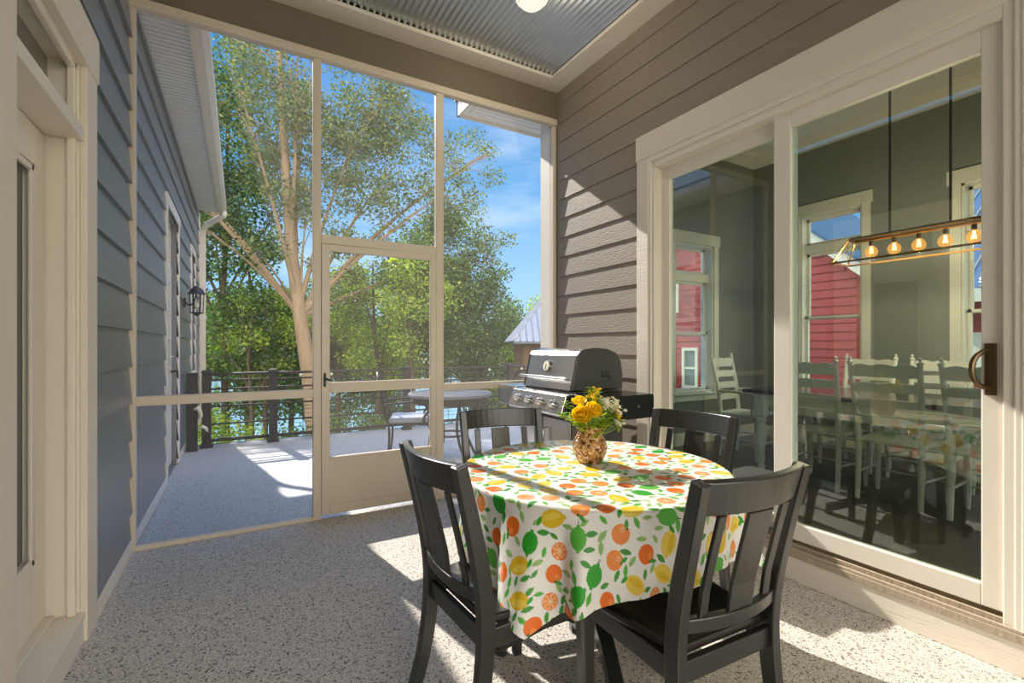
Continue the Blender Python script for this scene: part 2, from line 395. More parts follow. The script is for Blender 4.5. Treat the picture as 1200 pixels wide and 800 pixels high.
# porch ceiling: corrugated steel panels inside a white frame
m = MB(); pts = []; n = 0
x = -.56
while x <= 2.6:
    pts.append((x, 3.705+0.009*math.cos(2*PI*x/.046))); x += .0046
k = len(pts)
m.add([(p[0], -3.0, p[1]) for p in pts]+[(p[0], 3.6, p[1]) for p in pts]+[(p[0], -3.0, p[1]+.02) for p in pts]+[(p[0], 3.6, p[1]+.02) for p in pts],
      [(i, i+1, k+i+1, k+i) for i in range(k-1)]+[(2*k+i, 3*k+i, 3*k+i+1, 2*k+i+1) for i in range(k-1)])
struct(m.build('ceiling', 'galv', smooth=True, fix=False))
m = MB().box(-.592, XR, YS-.19, YS, 3.67, 3.70).box(XR-.19, XR, -3.0, YS-.19, 3.67, 3.70).box(-.592, -.592+.19, -3.0, YS-.19, 3.67, 3.70)
struct(m.build('trim_3', 'white', bevel=.003))
struct(MB().box(-.75, 7.2, -3.1, 3.98, 3.76, 3.9).build('porch_roof', 'taupe'))

# screen wall: beam, aluminium posts and rails, insect screens, door
ws = struct(MB().box(XL, XR, YS, YS+.13, 3.42, 3.67).box(XL-.1, XR+.1, YS+.0, YS+.13, 3.67, 3.76).build('wall_screen', 'taupe'))
ya, yb = YS, YS+.05
def post(x0, x1, z0, z1, d=0): MB().box(x0, x1, ya-d, yb, z0, z1).build('post', 'alum', ws, bevel=.004)
def railm(x0, x1, z0, z1, d=0): MB().box(x0, x1, ya-d, yb-.005, z0, z1).build('rail', 'alum', ws, bevel=.004)
post(-.59, -.556, 0, 3.36); post(.462, .515, 0, 3.36); post(1.404, 1.47, 0, 3.36); post(2.578, 2.612, 0, 3.36)
MB().box(XL, XR, ya-.012, yb, 3.36, 3.42).build('head_trim', 'alum', ws, bevel=.006)
railm(-.556, .462, .895, .955); railm(1.47, 2.578, .895, .955); railm(.515, 1.404, 2.02, 2.085)
railm(-.556, .462, 0, .028); railm(1.47, 2.578, 0, .04)
for i, (a, b, c, d) in enumerate(((-.556, .462, .028, .895), (-.556, .462, .955, 3.36), (.515, 1.404, 2.085, 3.36), (1.47, 2.578, .04, .895), (1.47, 2.578, .955, 3.36))):
    MB().box(a, b, YS+.030, YS+.0305, c, d).build('insect_screen', 'screen', ws)
d3 = thing('door_3', 'cream aluminium screen door with solid kick panel, between screens', 'door', (0, 0, 0), kind='structure')
m = MB().box(.517, .575, ya-.004, ya+.03, .03, 2.018).box(1.356, 1.402, ya-.004, ya+.03, .03, 2.018)
m.box(.575, 1.356, ya-.004, ya+.03, 1.968, 2.018).box(.575, 1.356, ya-.004, ya+.03, .922, 1.0).box(.575, 1.356, ya-.006, ya+.03, .425, .45).box(.575, 1.356, ya-.006, ya+.03, .03, .10)
m.build('door_frame', 'alum', d3, bevel=.004)
MB().box(.575, 1.356, ya+.006, ya+.016, .10, .425).build('kick_panel', 'kick', d3)
MB().box(.575, 1.356, ya+.012, ya+.0125, .45, .922).build('insect_screen', 'screen', d3)
MB().box(.575, 1.356, ya+.012, ya+.0125, 1.0, 1.968).build('insect_screen', 'screen', d3)
MB().box(.532, .548, ya-.012, ya-.004, .97, 1.07).tube([(.54, ya-.01, 1.03), (.54, ya-.05, 1.03), (.57, ya-.055, 1.02)], .008).build('latch_handle', 'bmetal', d3)
for z in (.41, 1.75):
    MB().tube([(1.403, ya-.008, z-.04), (1.403, ya-.008, z+.04)], .008, 8).box(1.375, 1.43, ya-.006, ya-.002, z-.035, z+.035).build('hinge', 'alum', d3)

# right wall of the house: siding, big sliding door
RO = [(.58, 2.50, -.01, 2.66)]
wr = struct(siding(MB(), XR, -1, -2.0, 3.64, .0, 3.67, RO, .18, .06).build('wall_right', 'siding'))
holed(MB(), XR, XR+.16, -2.0, 3.88, -.1, 3.76, RO).build('backing', 'siding', wr)
holed(MB(), XR+.16, XR+.17, -2.0, 3.72, -.1, 3.76, RO).build('inner_face', 'inwall', wr)
MB().box(XR-.022, XR+.16, 3.77, 3.93, 0, 3.76).build('corner_board', 'white', wr)
d4 = thing('door_4', 'wide white sliding glass door in the right porch wall', 'door', (0, 0, 0), kind='structure')
m = casing(MB(), XR, -1, .59, 2.495, .14, 2.65, .115, .18, .03)
m.build('casing', 'white_tex', d4, bevel=.006)
m = MB()
xa, xb = XR-.045, XR+.16
for a, b in ((2.455, 2.515), (.56, .645)): m.box(XR-.012, xb, a, b, .13, 2.67)
m.box(XR-.012, xb, .645, 2.455, 2.568, 2.67)
m.box(XR-.024, XR+.01, 2.475, 2.515, .14, 2.615).box(XR-.024, XR+.01, .565, .61, .14, 2.615).box(XR-.024, XR+.01, .565, 2.515, 2.615, 2.66)
m.build('frame', 'white', d4, bevel=.005)
def panel(name, x0, x1, y0, y1, st0, st1, gz0=.295, gz1=2.48):
    p = thing(name); p.parent = d4
    MB().box(x0, x1, y0, y0+st0, .205, 2.57).build('stile', 'white', p, bevel=.005)
    MB().box(x0, x1, y1-st1, y1, .205, 2.57).build('stile', 'white', p, bevel=.005)
    MB().box(x0+.001, x1-.001, y0+st0, y1-st1, .205, gz0).build('bottom_rail', 'white', p, bevel=.004)
    MB().box(x0+.001, x1-.001, y0+st0, y1-st1, gz1, 2.57).build('top_rail', 'white', p, bevel=.004)
    MB().box((x0+x1)/2-.004, (x0+x1)/2+.004, y0+st0-.005, y1-st1+.005, gz0-.005, gz1+.005).build('glass', 'glass', p)
    return p
panel('fixed_panel', XR+.07, XR+.112, 1.50, 2.456, .09, .07)
sp = panel('sliding_panel', XR+.018, XR+.06, .644, 1.585, .072, .095)
h = MB().tube(bez((XR+.018, .685, 1.25), (XR-.085, .735, 1.26), (XR-.085, .735, 1.09), (XR+.018, .685, 1.10), 14), .010, 8)
h.box(XR+.006, XR+.02, .668, .702, 1.07, 1.28); h.build('handle', 'bronze', sp, smooth=True)
m = MB()
for i, (x0, x1, z0, z1) in enumerate(((XR-.035, XR+.16, .128, .16), (XR-.03, XR-.018, .16, .175), (XR+.0, XR+.012, .16, .19), (XR+.012, XR+.07, .16, .168), (XR+.07, XR+.12, .16, .20))):
    m.box(x0, x1, .565, 2.515, z0, z1)
m.build('sill_track', 'sandstone', d4, bevel=.002)
m = MB().box(XR-.028, XR, .30, 2.62, .0, .128); m.build('sill_board', 'white_tex', d4, bevel=.003)

# right wing roof overhang beyond the screen
e2 = struct(MB().box(2.07, 3.4, 3.99, 4.70, 3.78, 3.80).build('right_eave', 'soffit'))
m = MB()
y = 4.02
while y < 4.64: m.box(2.14, 3.38, y, y+.05, 3.768, 3.78); y += .07
m.build('soffit_slats', 'soffit', e2)
m = MB().box(2.04, 2.07, 3.99, 4.73, 3.75, 3.92).box(2.04, 3.4, 4.70, 4.73, 3.75, 3.92); m.build('fascia', 'white', e2)
MB().box(2.02, 3.45, 3.95, 4.76, 3.92, 3.96).build('roof_edge', 'troof', e2)

# porch ceiling lamp
cl = thing('ceiling_light', 'round white flush light on the corrugated porch ceiling', 'light', (1.74, 2.74, 3.695))
MB().lathe([(.0, 0), (.115, 0), (.12, -.02), (.11, -.045), (.09, -.05)], n=32).build('base', 'white', cl, smooth=True)
MB().lathe([(.088, -.047), (.085, -.075), (.06, -.095), (.03, -.103), (0.001, -.105)], n=32).build('lens', 'lens', cl, smooth=True)

# wall lantern on the left wing
la = thing('wall_lantern', 'black carriage lantern on the left wing wall beside the deck door', 'lantern', (XL+.02, 6.75, 1.72))
MB().tube([(0, 0, .06), (.02, 0, .06)], .055, 14).build('wall_plate', 'bmetal', la, smooth=True)
MB().tube(bez((.02, 0, .06), (.06, 0, .0), (.12, 0, .02), (.13, 0, .24), 10)+[Vector((.13, 0, .25))], .009, 6).build('arm', 'bmetal', la, smooth=True)
MB().lathe([(.02, .26), (.035, .24), (.06, .225), (.075, .19), (.095, .17), (.095, .165), (.001, .165)], .13, 0, 12).build('cap', 'bmetal', la, smooth=True)
MB().lathe([(.07, .163), (.06, -.06), (.001, -.06)], .13, 0, 8).build('glass_shade', 'wglass', la)
m = MB()
for j in range(6):
    t = 2*PI*j/6; m.tube([(.13+.073*math.cos(t), .073*math.sin(t), .165), (.13+.062*math.cos(t), .062*math.sin(t), -.06)], .005, 5)
m.lathe([(.001, -.1), (.02, -.09), (.03, -.075), (.068, -.062), (.068, -.052), (.001, -.052)], .13, 0, 12)
m.build('cage', 'bmetal', la)
MB().ball((.13, 0, .03), .028, 10, 8, 1.4).build('bulb', 'petalw', la, smooth=True)

# ------------------------------------------------------------------ dining room behind the glass
XF, YE, FZ = 5.75, 3.72, .13
struct(MB().box(XR+.16, XF+.2, -2.2, YE+.16, 0, FZ).build('floor_dining', 'infloor'))
struct(MB().box(XR+.16, XF+.2, -2.2, YE+.16, 3.70, 3.76).build('ceiling_dining', 'inwhite'))
FO = [(2.49, 3.13, .76, 2.78), (1.13, 1.69, .76, 2.76)]
struct(holed(MB(), XF, XF+.16, -2.2, YE+.16, 0, 3.76, FO).build('wall_dining_far', 'inwall'))
m = MB(); EO = (4.28, 4.95, .72, 2.46)
m.box(XR+.17, EO[0], YE, YE+.16, 0, 3.76).box(EO[1], XF, YE, YE+.16, 0, 3.76).box(EO[0], EO[1], YE, YE+.16, 0, EO[2]).box(EO[0], EO[1], YE, YE+.16, EO[3], 3.76)
struct(m.build('wall_dining_end', 'inwall'))
struct(MB().box(XR+.17, 3.5, -2.3, -2.2, 0, 3.76).box(5.2, XF, -2.3, -2.2, 0, 3.76).box(3.5, 5.2, -2.3, -2.2, 2.5, 3.76).box(3.5, 5.2, -2.3, -2.2, 0, FZ).build('wall_dining_near', 'inwall'))  # unseen near wall; its wide opening is added to let fill light in
m = MB().prism([(XF, 3.70), (XF-.10, 3.70), (XF-.08, 3.66), (XF-.02, 3.58), (XF-.015, 3.54), (XF, 3.54)], 'y', -2.2, YE)
m.prism([(YE, 3.70), (YE-.10, 3.70), (YE-.08, 3.66), (YE-.02, 3.58), (YE-.015, 3.54), (YE, 3.54)], 'x', XR+.17, XF)
struct(m.build('trim_4', 'inwhite'))
struct(MB().box(XF-.018, XF, -2.2, YE, FZ, FZ+.14).box(XR+.17, XF, YE-.018, YE, FZ, FZ+.14).build('baseboard_dining', 'inwhite'))
def sash_window(name, label, c, rz, w, z0, z1):
    """double-hung window with a transom above; local x along the wall, +y outdoors, origin at inner wall face"""
    t = thing(name, label, 'window', (c[0], c[1], 0), rz, kind='structure')
    a = w/2; m = MB()
    m.box(-a-.08, -a, -.022, 0, z0-.09, z1+.10).box(a, a+.08, -.022, 0, z0-.09, z1+.10).box(-a-.1, a+.1, -.028, 0, z1, z1+.13).box(-a-.1, a+.1, -.05, 0, z0-.02, z0).box(-a, a, -.022, 0, z0-.09, z0-.02)
    m.build('casing', 'inwhite', t, bevel=.003)
    m = MB().box(-a, -a+.02, 0, .16, z0, z1).box(a-.02, a, 0, .16, z0, z1).box(-a, a, 0, .16, z1-.02, z1).box(-a, a, 0, .16, z0, z0+.02)
    m.build('jamb', 'inwhite', t)
    zt = z1-.33
    m = MB().box(-a, a, .05, .15, zt-.10, zt); m.build('transom_bar', 'inwhite', t)
    def sash(x0, x1, y, za, zb, nm):
        f = .030; m = MB().box(x0, x0+f, y, y+.03, za, zb).box(x1-f, x1, y, y+.03, za, zb).box(x0, x1, y, y+.03, za, za+f).box(x0, x1, y, y+.03, zb-f, zb)
        s = m.build(nm, 'inwhite', t); MB().box(x0+f, x1-f, y+.013, y+.017, za+f, zb-f).build('glass', 'wglass', s)
    zm = (z0+zt-.1)/2+.04
    sash(-a+.02, a-.02, .10, zt, z1-.02, 'transom_sash'); sash(-a+.02, a-.02, .10, zm-.02, zt-.1, 'upper_sash'); sash(-a+.02, a-.02, .065, z0+.02, zm+.02, 'lower_sash')
    return t
for i, o in enumerate(FO):
    sash_window('window_%d' % (i+2), ['white dining-room window with transom, framing the red house and its sloping roof edge', 'white dining-room window behind the right end of the chandelier', 'white dining-room window at the near end of the far wall'][i], (XF, (o[0]+o[1])/2), -PI/2, o[1]-o[0], o[2], o[3])
sash_window('window_5', 'white dining-room window seen through the narrower left glass panel', ((EO[0]+EO[1])/2, YE), 0, EO[1]-EO[0], EO[2], EO[3])
# ------------------------------------------------------------------ porch dining set
TC = (1.285, 1.55); TZ = .765; TR = .545

def make_chair(label):
    """faces local +y, origin on the floor under the middle of the seat"""
    t = thing('black_chair', label, 'chair')
    SH = .452
    # rear legs run up into the back posts
    for s in (-1, 1):
        pts = [(s*.195, -.285, 0), (s*.195, -.235, .16), (s*.195, -.21, .32), (s*.195, -.205, .46), (s*.197, -.222, .60), (s*.200, -.255, .75), (s*.206, -.30, .93)]
        sm = []
        for i in range(len(pts)-1):
            for q in range(4):
                u = q/4; p0 = Vector(pts[max(i-1, 0)]); p1 = Vector(pts[i]); p2 = Vector(pts[i+1]); p3 = Vector(pts[min(i+2, len(pts)-1)])
                sm.append(.5*((2*p1)+(p2-p0)*u+(2*p0-5*p1+4*p2-p3)*u*u+(3*p1-p0-3*p2+p3)*u**3))
        sm.append(Vector(pts[-1])); n = len(sm)
        MB().sweep(sm, (1, 0, 0), .036, [.040+.012*math.sin(PI*i/(n-1)) for i in range(n)]).build('leg', 'black', t, bevel=.005)
    for s in (-1, 1):
        MB().hexa([(s*.20-.016, .165, 0), (s*.20+.016, .165, 0), (s*.20+.016, .197, 0), (s*.20-.016, .197, 0)],
                  [(s*.205-.022, .16, .43), (s*.205+.022, .16, .43), (s*.205+.022, .205, .43), (s*.205-.022, .205, .43)]).build('leg', 'black', t, bevel=.004)
    m = MB()
    m.box(-.185, .185, .175, .197, .365, .425).box(-.18, .18, -.215, -.193, .36, .42)
    for s in (-1, 1): m.hexa([(s*.195-.011, -.2, .365), (s*.195+.011, -.2, .365), (s*.205+.011, .18, .365), (s*.205-.011, .18, .365)], [(s*.195-.011, -.2, .425), (s*.195+.011, -.2, .425), (s*.205+.011, .18, .425), (s*.205-.011, .18, .425)])
    m.build('seat_rail', 'black', t, bevel=.003)
    # shaped seat: rounded front corners, slight dish
    m = MB(); out = []
    def corner(cx, cy, r, a0): return [(cx+r*math.cos(a0+PI/2*i/5), cy+r*math.sin(a0+PI/2*i/5)) for i in range(6)]
    out = corner(.19, .18, .045, 0)+corner(-.19, .18, .045, PI/2)+corner(-.165, -.175, .02, PI)+corner(.165, -.175, .02, -PI/2)
    k = len(out); vs = []; fs = []
    rings = [(1.0, .426), (1.012, .436), (1.0, SH-.002), (.97, SH+.002), (.8, SH-.005), (.5, SH-.010), (.15, SH-.012)]
    for sc, z in rings: vs += [(p[0]*sc, p[1]*sc, z) for p in out]
    for r in range(len(rings)-1): fs += [(r*k+j, r*k+(j+1) % k, (r+1)*k+(j+1) % k, (r+1)*k+j) for j in range(k)]
    fs += [tuple(range(k))[::-1], tuple(range((len(rings)-1)*k, len(rings)*k))]
    m.add(vs, fs); m.build('seat', 'blackseat', t, smooth=True)
    def curved(z, h, w, yc, bow, th, nm, lean=.0):
        pts = [(-w+2*w*i/12, yc-bow*(1-(2*i/12-1)**2), z) for i in range(13)]
        return MB().sweep(pts, (0, lean, 1), h, th).build(nm, 'black', t, bevel=.004)
    curved(.886, .095, .199, -.287, .040, .022, 'crest_rail', -.27)
    curved(.525, .042, .19, -.215, .034, .022, 'lower_rail', -.1)
    for x, w in ((-.128, .030), (0, .098), (.128, .030)):
        b0 = .034*(1-(x/.19)**2); b1 = .040*(1-(x/.197)**2)
        pts = [Vector((x, -.215-b0, .535)), Vector((x, -.226-b0, .62)), Vector((x, -.248-b1, .73)), Vector((x, -.275-b1, .835))]
        MB().sweep(pts, (1, 0, 0), w, .012).build('slat', 'black', t, bevel=.003)
    return t
ch = make_chair('black slat-back chair at the near side of the table, its back to the camera')
CH = [((1.215, 1.07, 0), -.05, None),
      ((.825, 1.465, 0), -PI/2+.07, 'black slat-back chair at the left side of the table, facing the sliding door'),
      ((1.135, 1.905, 0), PI-.22, 'black slat-back chair on the far side of the table, in front of the grill'),
      ((1.70, 1.56, 0), PI/2+.18, 'black slat-back chair between the table and the fixed glass panel')]
ch['group'] = 'chairs round the fruit-print table'
for i, (p, r, lb) in enumerate(CH):
    if i == 0: ch.location = p; ch.rotation_euler = (0, 0, r)
    else: dup(ch, p, r, lb)

tb = thing('round_table', 'round black pedestal table hidden under the fruit-print cloth', 'table', (TC[0], TC[1], 0))
MB().lathe([(.001, TZ-.03), (TR-.02, TZ-.03), (TR-.004, TZ-.02), (TR-.004, TZ-.006), (TR-.01, TZ-.002), (.001, TZ-.002)], n=64).build('tabletop', 'black', tb, smooth=True)
MB().lathe([(.001, .10), (.085, .10), (.09, .14), (.065, .17), (.06, .22), (.075, .30), (.078, .38), (.06, .50), (.055, .6), (.08, .66), (.12, .70), (.12, TZ-.03), (.001, TZ-.03)], n=28).build('pedestal', 'black', tb, smooth=True)
for j in range(4):
    a = PI/4+j*PI/2+.35; c, s = math.cos(a), math.sin(a)
    prof = [(.05, .15), (.12, .17), (.22, .13), (.32, .075), (.40, .045)]
    MB().sweep([(c*r, s*r, z) for r, z in prof], (-s, c, 0), [.06, .058, .055, .055, .06], [.08, .075, .06, .05, .05]).tube([(c*.385, s*.385, .0), (c*.385, s*.385, .03)], .028, 10).build('foot', 'black', tb, bevel=.006)

# tablecloth with printed fruit
def make_cloth():
    rng = np.random.default_rng(5)
    NP, NS = 1700, 300
    R0 = TR+.004
    phi = np.arange(NP)/NP*2*np.pi
    # square-ish cloth: the drop is longest at the four corners
    half = .775
    dirs = np.array([212, 302, 32, 122])*np.pi/180
    rel = (phi-dirs[0]) % (np.pi/2); rel = np.where(rel > np.pi/4, rel-np.pi/2, rel)      # 0 at a corner
    sq = half/np.cos(np.pi/4-np.abs(rel))                                                # square outline
    Lmax = .762+.118*np.exp(-np.abs(rel)*4.2)+.072*np.cos(phi-187*np.pi/180)               # hangs lower on one side
    Lmax = Lmax+.008*np.sin(7*phi+1)
    s = np.linspace(0, 1, NS)
    sN = np.where(s < .55, s/.55*.97, .97+(s-.55)/.45*(1-.97))
    L = np.empty((NS, NP))
    for i in range(NS):
        if s[i] <= .5: L[i] = (R0-.02)*(s[i]/.5)
        else: L[i] = (R0-.02)+(Lmax-(R0-.02))*((s[i]-.5)/.5)
    rb = .014
    # path: flat to R0-rb, quarter round, then hanging
    flat = np.minimum(L, R0-rb); over = np.clip(L-(R0-rb), 0, None)
    ang = np.clip(over/rb, 0, np.pi/2); hang = np.clip(over-rb*np.pi/2, 0, None)
    r = flat+rb*np.sin(ang); z = -rb*(1-np.cos(ang))
    cosr = np.cos(4*(phi-dirs[0]))                       # 1 at corners
    # soft folds: strongest by the corners, growing toward the hem
    f = np.clip(hang/.33, 0, 1.2)
    wave = (.016*np.sin(11*phi+.6)+.012*np.sin(19*phi+2.1)+.007*np.sin(31*phi))*(.6+.8*np.clip(cosr, 0, 1))
    corner = np.clip(cosr, 0, 1)**3
    tent = .065*corner
    fold = -.05*np.exp(-(((phi-dirs[0]-.16+np.pi) % (2*np.pi)-np.pi)/.05)**2)+.035*np.exp(-(((phi-dirs[0]-.27+np.pi) % (2*np.pi)-np.pi)/.06)**2)
    fold += -.04*np.exp(-(((phi-dirs[1]+.15+np.pi) % (2*np.pi)-np.pi)/.05)**2)-.035*np.exp(-(((phi-dirs[3]+.15+np.pi) % (2*np.pi)-np.pi)/.05)**2)
    r = r+f*(wave+tent+fold*.9+.012); z = z-hang*(1-.06*f*corner)
    z = z+.0015
    X = r*np.cos(phi); Y = r*np.sin(phi)
    co = np.stack([X, Y, np.broadcast_to(z, X.shape)+TZ], -1).reshape(-1, 3)
    U = (L*np.cos(phi)).ravel(); V = (L*np.sin(phi)).ravel()
    # ---- print
    lin = lambda a, b, c: np.array(srgb(a, b, c)[:3])
    base = np.tile(lin(248, 246, 240), (NP*NS, 1))
    OR, OR2, PK, YE_, YE2, GR, GR2, LF, LF2, DK = lin(246, 118, 30), lin(252, 150, 70), lin(250, 176, 128), lin(236, 196, 40), lin(246, 216, 90), lin(46, 168, 44), lin(96, 190, 70), lin(70, 160, 60), lin(158, 200, 120), lin(40, 70, 30)
    pts = []
    for _ in range(9000):
        p = rng.uniform(-.96, .96, 2)
        if all((p[0]-q[0])**2+(p[1]-q[1])**2 > .077**2 for q in pts): pts.append(p)
    small = []
    for _ in range(14000):
        p = rng.uniform(-.96, .96, 2)
        if all((p[0]-q[0])**2+(p[1]-q[1])**2 > .046**2 for q in pts) and all((p[0]-q[0])**2+(p[1]-q[1])**2 > .034**2 for q in small): small.append(p)
    order = np.argsort(U); Us = U[order]
    def local(p, R, a):
        i0, i1 = np.searchsorted(Us, [p[0]-R, p[0]+R]); idx = order[i0:i1]; idx = idx[np.abs(V[idx]-p[1]) < R]
        dx, dy = U[idx]-p[0], V[idx]-p[1]; c, s_ = math.cos(a), math.sin(a)
        return idx, dx*c+dy*s_, -dx*s_+dy*c
    def leaf(p, a, l, col):
        idx, x, y = local(p, l*1.2, a); m = (np.abs(x) < l) & (np.abs(y) < .42*l*(1-(x/l)**2)); base[idx[m]] = col
        m = (np.abs(x) < l) & (np.abs(y) < .035*l); base[idx[m]] = col*.75
    for p in small: leaf(p, rng.uniform(0, 6.3), rng.uniform(.017, .024), [LF, LF2, GR2][rng.integers(3)])
    for p in pts:
        a = rng.uniform(0, 6.3); k = rng.choice(9, p=[.2, .13, .12, .17, .12, .12, .05, .05, .04]); R = .034
        idx, x, y = local(p, .06, a); q = np.hypot(x, y)
        if k in (0, 1):          # orange
            Rr = .031; m = q < Rr; base[idx[m]] = OR if k == 0 else OR2
            m = np.hypot(x-.012, y-.01) < .010; base[idx[m]] = (OR2 if k == 0 else PK)
            m = np.hypot(x-.027, y) < .004; base[idx[m]] = DK
            leaf(p+.036*np.array([math.cos(a+.4), math.sin(a+.4)]), a+1.0, .016, LF)
        elif k == 2:             # orange slice
            m = q < .030; base[idx[m]] = OR; m = q < .0265; base[idx[m]] = lin(252, 214, 170)
            th = np.arctan2(y, x); m = (q < .0250) & (q > .003) & (np.abs(((th/(np.pi/4)) % 1)-.5) < .5-.0022/np.maximum(q, .003)); base[idx[m]] = OR2
        elif k in (3, 4):        # lemon
            m = ((x/.040)**2+(y/.029)**2 < 1) | ((np.abs(x) < .047) & (np.abs(y) < .007)); base[idx[m]] = YE_ if k == 3 else YE2
            m = (x/.030)**2+((y+.008)/.012)**2 < 1; base[idx[m]] = (YE2 if k == 3 else YE_)
            leaf(p+.046*np.array([math.cos(a), math.sin(a)]), a+.9, .017, GR)
        elif k in (5, 6):        # lime
            m = ((x/.035)**2+(y/.029)**2 < 1) | ((np.abs(x) < .041) & (np.abs(y) < .006)); base[idx[m]] = GR if k == 5 else GR2
            m = (np.abs(x-.045) < .008) & (np.abs(y) < .0018); base[idx[m]] = DK
        elif k == 7:             # pear
            m = ((x+.010)**2+y**2 < .027**2) | ((x-.022)**2+y**2 < .015**2) | ((np.abs(x-.006) < .018) & (np.abs(y) < .019)); base[idx[m]] = YE2
            leaf(p+.040*np.array([math.cos(a), math.sin(a)]), a+.7, .017, LF)
        else:                    # pink grapefruit
            m = q < .031; base[idx[m]] = PK; m = np.hypot(x+.006, y-.006) < .014; base[idx[m]] = OR2
    cols = np.concatenate([base, np.ones((NP*NS, 1))], 1).astype(np.float32)
    i = np.arange(NS-1)[:, None]; j = np.arange(NP)[None, :]; j2 = (j+1) % NP
    q = np.stack([i*NP+j, i*NP+j2+0*i, (i+1)*NP+j2, (i+1)*NP+j], -1).reshape(-1, 4)
    me = bpy.data.meshes.new('tablecloth')
    me.vertices.add(NP*NS); me.vertices.foreach_set('co', co.astype(np.float32).ravel())
    me.loops.add(q.size); me.loops.foreach_set('vertex_index', q.ravel().astype(np.int32))
    me.polygons.add(len(q)); me.polygons.foreach_set('loop_start', np.arange(len(q), dtype=np.int32)*4)
    me.polygons.foreach_set('use_smooth', np.ones(len(q), bool)); me.update(calc_edges=True); me.validate()
    at = me.color_attributes.new('fruit_print', 'FLOAT_COLOR', 'POINT'); at.data.foreach_set('color', cols.ravel())
    m, nt, out = new_mat('fruit_print_vinyl'); Lk = nt.links.new
    vc = N(nt, 'ShaderNodeVertexColor'); vc.layer_name = 'fruit_print'
    b = N(nt, 'ShaderNodeBsdfPrincipled', Roughness=.38); Lk(vc.outputs['Color'], b.inputs['Base Color'])
    t = N(nt, 'ShaderNodeBsdfTranslucent'); Lk(vc.outputs['Color'], t.inputs['Color'])
    mx = N(nt, 'ShaderNodeMixShader'); mx.inputs[0].default_value = .16; Lk(b.outputs[0], mx.inputs[1]); Lk(t.outputs[0], mx.inputs[2]); Lk(mx.outputs[0], out.inputs['Surface'])
    me.materials.append(m)
    o = bpy.data.objects.new('tablecloth', me); COL.objects.link(o); o.location = (TC[0], TC[1], 0)
    return o
tag(make_cloth(), 'white tablecloth printed with oranges, lemons and limes over the round table', 'tablecloth')

# vase and bouquet
VX, VY = 1.312, 1.60; VZ = TZ+.0025
vs_ = thing('flower_vase', 'amber textured vase of yellow flowers on the fruit-print cloth', 'vase', (VX, VY, VZ))
m_, nt, out = new_mat('amber_crackle_glass')
b = N(nt, 'ShaderNodeBsdfPrincipled', Roughness=.12); b.inputs['Metallic'].default_value = .35; b.inputs['Transmission Weight'].default_value = .25
tc = N(nt, 'ShaderNodeTexCoord'); vo = N(nt, 'ShaderNodeTexVoronoi', Scale=100, feature='DISTANCE_TO_EDGE'); nt.links.new(tc.outputs['Object'], vo.inputs['Vector'])
v2 = N(nt, 'ShaderNodeTexVoronoi', Scale=100); nt.links.new(tc.outputs['Object'], v2.inputs['Vector'])
sp_ = N(nt, 'ShaderNodeSeparateColor'); nt.links.new(v2.outputs['Color'], sp_.inputs[0])
r = N(nt, 'ShaderNodeValToRGB'); r.color_ramp.elements[0].color = srgb(96, 60, 28); r.color_ramp.elements[1].color = srgb(250, 214, 160); ee = r.color_ramp.elements.new(.5); ee.color = srgb(205, 146, 84)
nt.links.new(sp_.outputs[0], r.inputs[0]); nt.links.new(r.outputs[0], b.inputs['Base Color'])
bp = N(nt, 'ShaderNodeBump', Strength=.8, Distance=.006); nt.links.new(vo.outputs['Distance'], bp.inputs['Height']); nt.links.new(bp.outputs[0], b.inputs['Normal'])
nt.links.new(b.outputs[0], out.inputs[0]); M['amber'] = m_
prof = [(.001, 0), (.042, 0), (.052, .012), (.066, .045), (.068, .065), (.060, .095), (.048, .118), (.045, .132), (.050, .148), (.046, .148), (.041, .132), (.044, .118), (.056, .093), (.063, .065), (.060, .045), (.046, .016), (.001, .012)]
prof = [(r_*1.10, z_*1.06) for r_, z_ in prof]
MB().lathe(prof, n=40, caps=False).build('vase_body', 'amber', vs_, smooth=True)
MB().lathe([(.0525, .143), (.0578, .146), (.0578, .152), (.0548, .156)], n=40, caps=False).build('rim_band', 'amber', vs_, smooth=True)

def BQ(p): return (p[0]*1.25, p[1]*1.2, p[2]*1.02)
def stem(par, tip, base=None, r=.0022):
    tip = BQ(tip)
    base = base or (random.uniform(-.02, .02), random.uniform(-.02, .02), .03)
    MB().tube(bez(base, (base[0]*.6, base[1]*.6, .13), (tip[0]*.6, tip[1]*.6, tip[2]-.05), tip, 8), r, 5).build('stem', 'sprig', par)
def petal_ring(m, c, n, r0, r1, h, w, tilt, cup, ph=0, ax=None):
    """ring of cupped petals round axis z at c"""
    q = Vector((0, 0, 1)).rotation_difference(Vector(ax)) if ax else Quaternion()
    for j in range(n):
        a = ph+2*PI*j/n; vs = []
        for i in range(5):
            t = i/4
            rr = r0+(r1-r0)*t*math.cos(tilt)+cup*math.sin(PI*t)*.4; zz = h*(t**1.2)*math.sin(tilt)+cup*.3*t*t
            ww = w*math.sin(PI*(.14+.78*t))
            for k in (-1, -.5, 0, .5, 1):
                x, y, z = rr-abs(k)**2*ww*.25, k*ww, zz+abs(k)**2*ww*.2
                p = Vector((x*math.cos(a)-y*math.sin(a), x*math.sin(a)+y*math.cos(a), z)); vs.append(q @ p+Vector(c))
        m.add(vs, [(i*5+k, i*5+k+1, i*5+5+k+1, i*5+5+k) for i in range(4) for k in range(4)])
